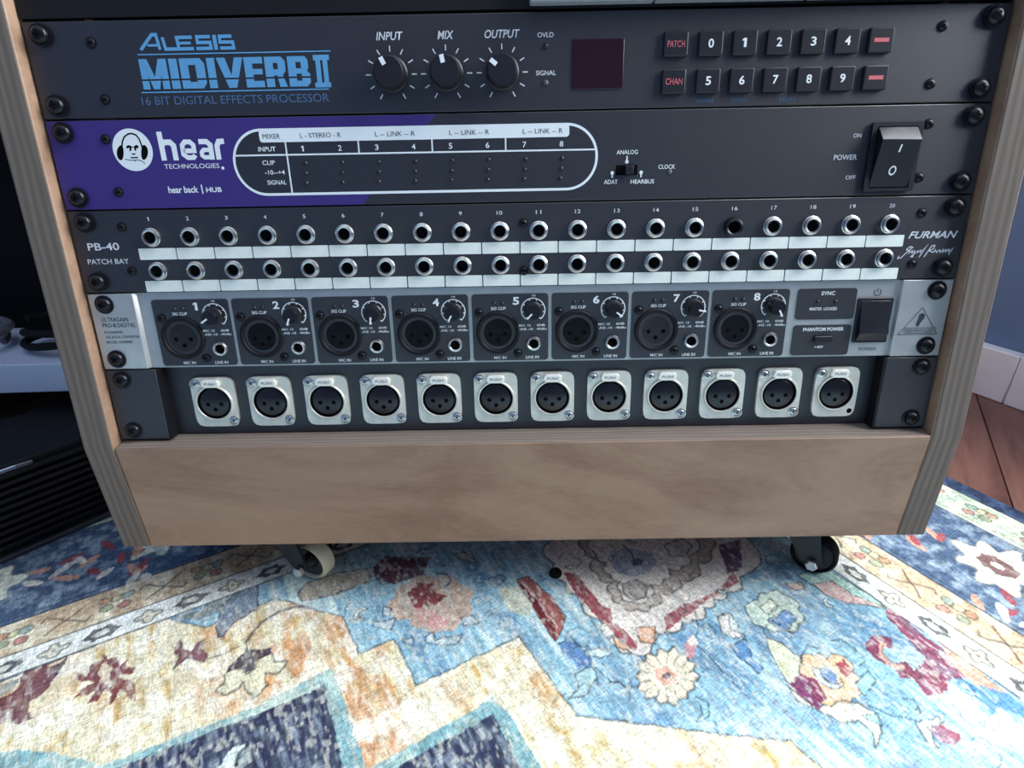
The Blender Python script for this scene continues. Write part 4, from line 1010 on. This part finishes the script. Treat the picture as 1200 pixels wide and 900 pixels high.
def thread(sx, sy):
    mp = nt.nodes.new('ShaderNodeMapping'); mp.inputs['Scale'].default_value = (sx, sy, 1)
    nt.links.new(tc.outputs['Object'], mp.inputs['Vector'])
    n_ = nt.nodes.new('ShaderNodeTexNoise'); n_.inputs['Scale'].default_value = 1; n_.inputs['Detail'].default_value = 2
    nt.links.new(mp.outputs['Vector'], n_.inputs['Vector']); return n_
n1 = thread(1000, 260); n2 = thread(260, 1000)
ad = nt.nodes.new('ShaderNodeMath'); ad.operation = 'ADD'; nt.links.new(n1.outputs['Fac'], ad.inputs[0]); nt.links.new(n2.outputs['Fac'], ad.inputs[1])
mr = nt.nodes.new('ShaderNodeMapRange'); mr.inputs['From Min'].default_value = .7; mr.inputs['From Max'].default_value = 1.3; mr.inputs['To Min'].default_value = .58; mr.inputs['To Max'].default_value = 1.36
nt.links.new(ad.outputs[0], mr.inputs['Value'])
vm = nt.nodes.new('ShaderNodeVectorMath'); vm.operation = 'SCALE'
nt.links.new(an.outputs['Color'], vm.inputs[0]); nt.links.new(mr.outputs['Result'], vm.inputs['Scale']); nt.links.new(vm.outputs['Vector'], bs.inputs['Base Color'])
bp = nt.nodes.new('ShaderNodeBump'); bp.inputs['Strength'].default_value = .35; bp.inputs['Distance'].default_value = .0006
nt.links.new(ad.outputs[0], bp.inputs['Height']); nt.links.new(bp.outputs['Normal'], bs.inputs['Normal'])
bs.inputs['Roughness'].default_value = .9; bs.inputs['Specular IOR Level'].default_value = .15
me.materials.append(rm)
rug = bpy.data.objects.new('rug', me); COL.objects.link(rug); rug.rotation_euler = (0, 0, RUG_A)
tag(rug, 'faded oriental style woven rug with cream medallion and blue floral field', 'rug')


# ================================================================== THINGS AROUND THE CABINET
# small black rubber foot lying on the rug
o = build('rubber_foot', MB().add([], []).box(0, 0, 0, 0, 0, 0) if False else MB().lathe([(4.6, 0), (4.6, -1.6), (4.0, -2.6), (2.2, -2.8), (1.8, -1.8), (0, -1.8)], n=20), 'rubber', smooth=True, loc=(24, -19, 0), rot=(math.radians(-90), 0, 0))
tag(o, 'small round black rubber foot lying on the rug', 'rubber foot')
# ribbed black box standing on the rug's border
bx = empty('ribbed_heatsink_box', (-388, 8, 0), (0, 0, math.radians(47)), 'low black box with ribbed front standing on the rug left of the cabinet', 'equipment box')
build('body', MB().box(-60, 84, 2, 90, 0, 74), 'black_matte', bx, bevel=2)
build('base_lip', MB().box(-62, 86, -3, 4, 0, 4), 'greylip', bx, bevel=.8)
for k in range(10):
    build('rib', MB().box(-58, 82, -2.5, 2.5, 10 + 6.2 * k, 13 + 6.2 * k), 'black_matte', bx, bevel=.5)
build('handle', MB().tube([(-10, -3, 72), (0, -6, 74), (22, -6, 74), (32, -3, 72)], 1.5), 'nickel', bx)
# white shelf with cables and a case
sh = empty('low_shelf', (-510, 250, -6), (0, 0, math.radians(1.5)), 'low white topped shelf beside the cabinet carrying the black gear bag', 'shelf')
build('shelf_board', MB().box(-200, 200, -150, 170, 98, 124), 'board', sh, bevel=1)
for x in (-180, 180): build('support_panel', MB().box(x - 9, x + 9, -110, 160, 0, 98.2), 'bag', sh, bevel=1)
build('back_panel', MB().box(-171, 171, 150, 160, 0, 98.2), 'bag', sh)
bag = empty('gear_bag', (-520, 288, 117.8), (0, 0, 0), 'large soft black gear bag on the white shelf', 'bag')
bod = MB(); P_ = []
ns = 10
for i in range(ns + 1):
    z = 400 * i / ns; k = 1 - .10 * (i / ns) ** 2 + .03 * math.sin(i * 1.7)
    P_.append([(math.copysign(abs(math.cos(a)) ** .45, math.cos(a)) * 180 * k + 8 * math.sin(i + a * 3), math.copysign(abs(math.sin(a)) ** .45, math.sin(a)) * 105 * k + 6 * math.sin(2 * i + a * 4), z) for a in [2 * math.pi * j / 40 for j in range(40)]])
vs = [q for r in P_ for q in r]; fs = [(i * 40 + j, i * 40 + (j + 1) % 40, (i + 1) * 40 + (j + 1) % 40, (i + 1) * 40 + j) for i in range(ns) for j in range(40)]
fs += [tuple(range(39, -1, -1)), tuple(range(ns * 40, ns * 40 + 40))]
build('shell', bod.add(vs, fs), 'bag', bag, smooth=True)
build('zip', MB().tube([(-165, -99, 300), (-80, -104, 306), (80, -104, 302), (165, -97, 296)], 2.2), 'cable', bag)
build('strap', MB().tube([(-120, -105, 60), (-125, -125, 160), (-60, -132, 260), (60, -132, 260), (125, -122, 160), (120, -105, 60)], 5), 'bag', bag)
for i, (x, y, sx) in enumerate(((-480, 138, .8), (-585, 140, 1.1), (-385, 138, 1.0))):
    pts = []
    for k in range(60):
        a = k / 59 * 2 * math.pi * 2.5
        pts.append((x + 42 * sx * math.cos(a) + .15 * k, y + 22 * math.sin(a) , 117.6 + 6.2 + .30 * k + 3 * math.sin(a * 1.3)))
    o = build('coiled_cable', MB().tube(pts, 3.2, 6), ['cable', 'black_gloss', 'rubber'][i], smooth=True)
    tag(o, ['grey coiled cable on the white shelf in front of the gear bag', 'glossy black coiled cable on the white shelf at its far end from the cabinet', 'dull black coiled cable on the white shelf next to the cabinet'][i], 'cable')
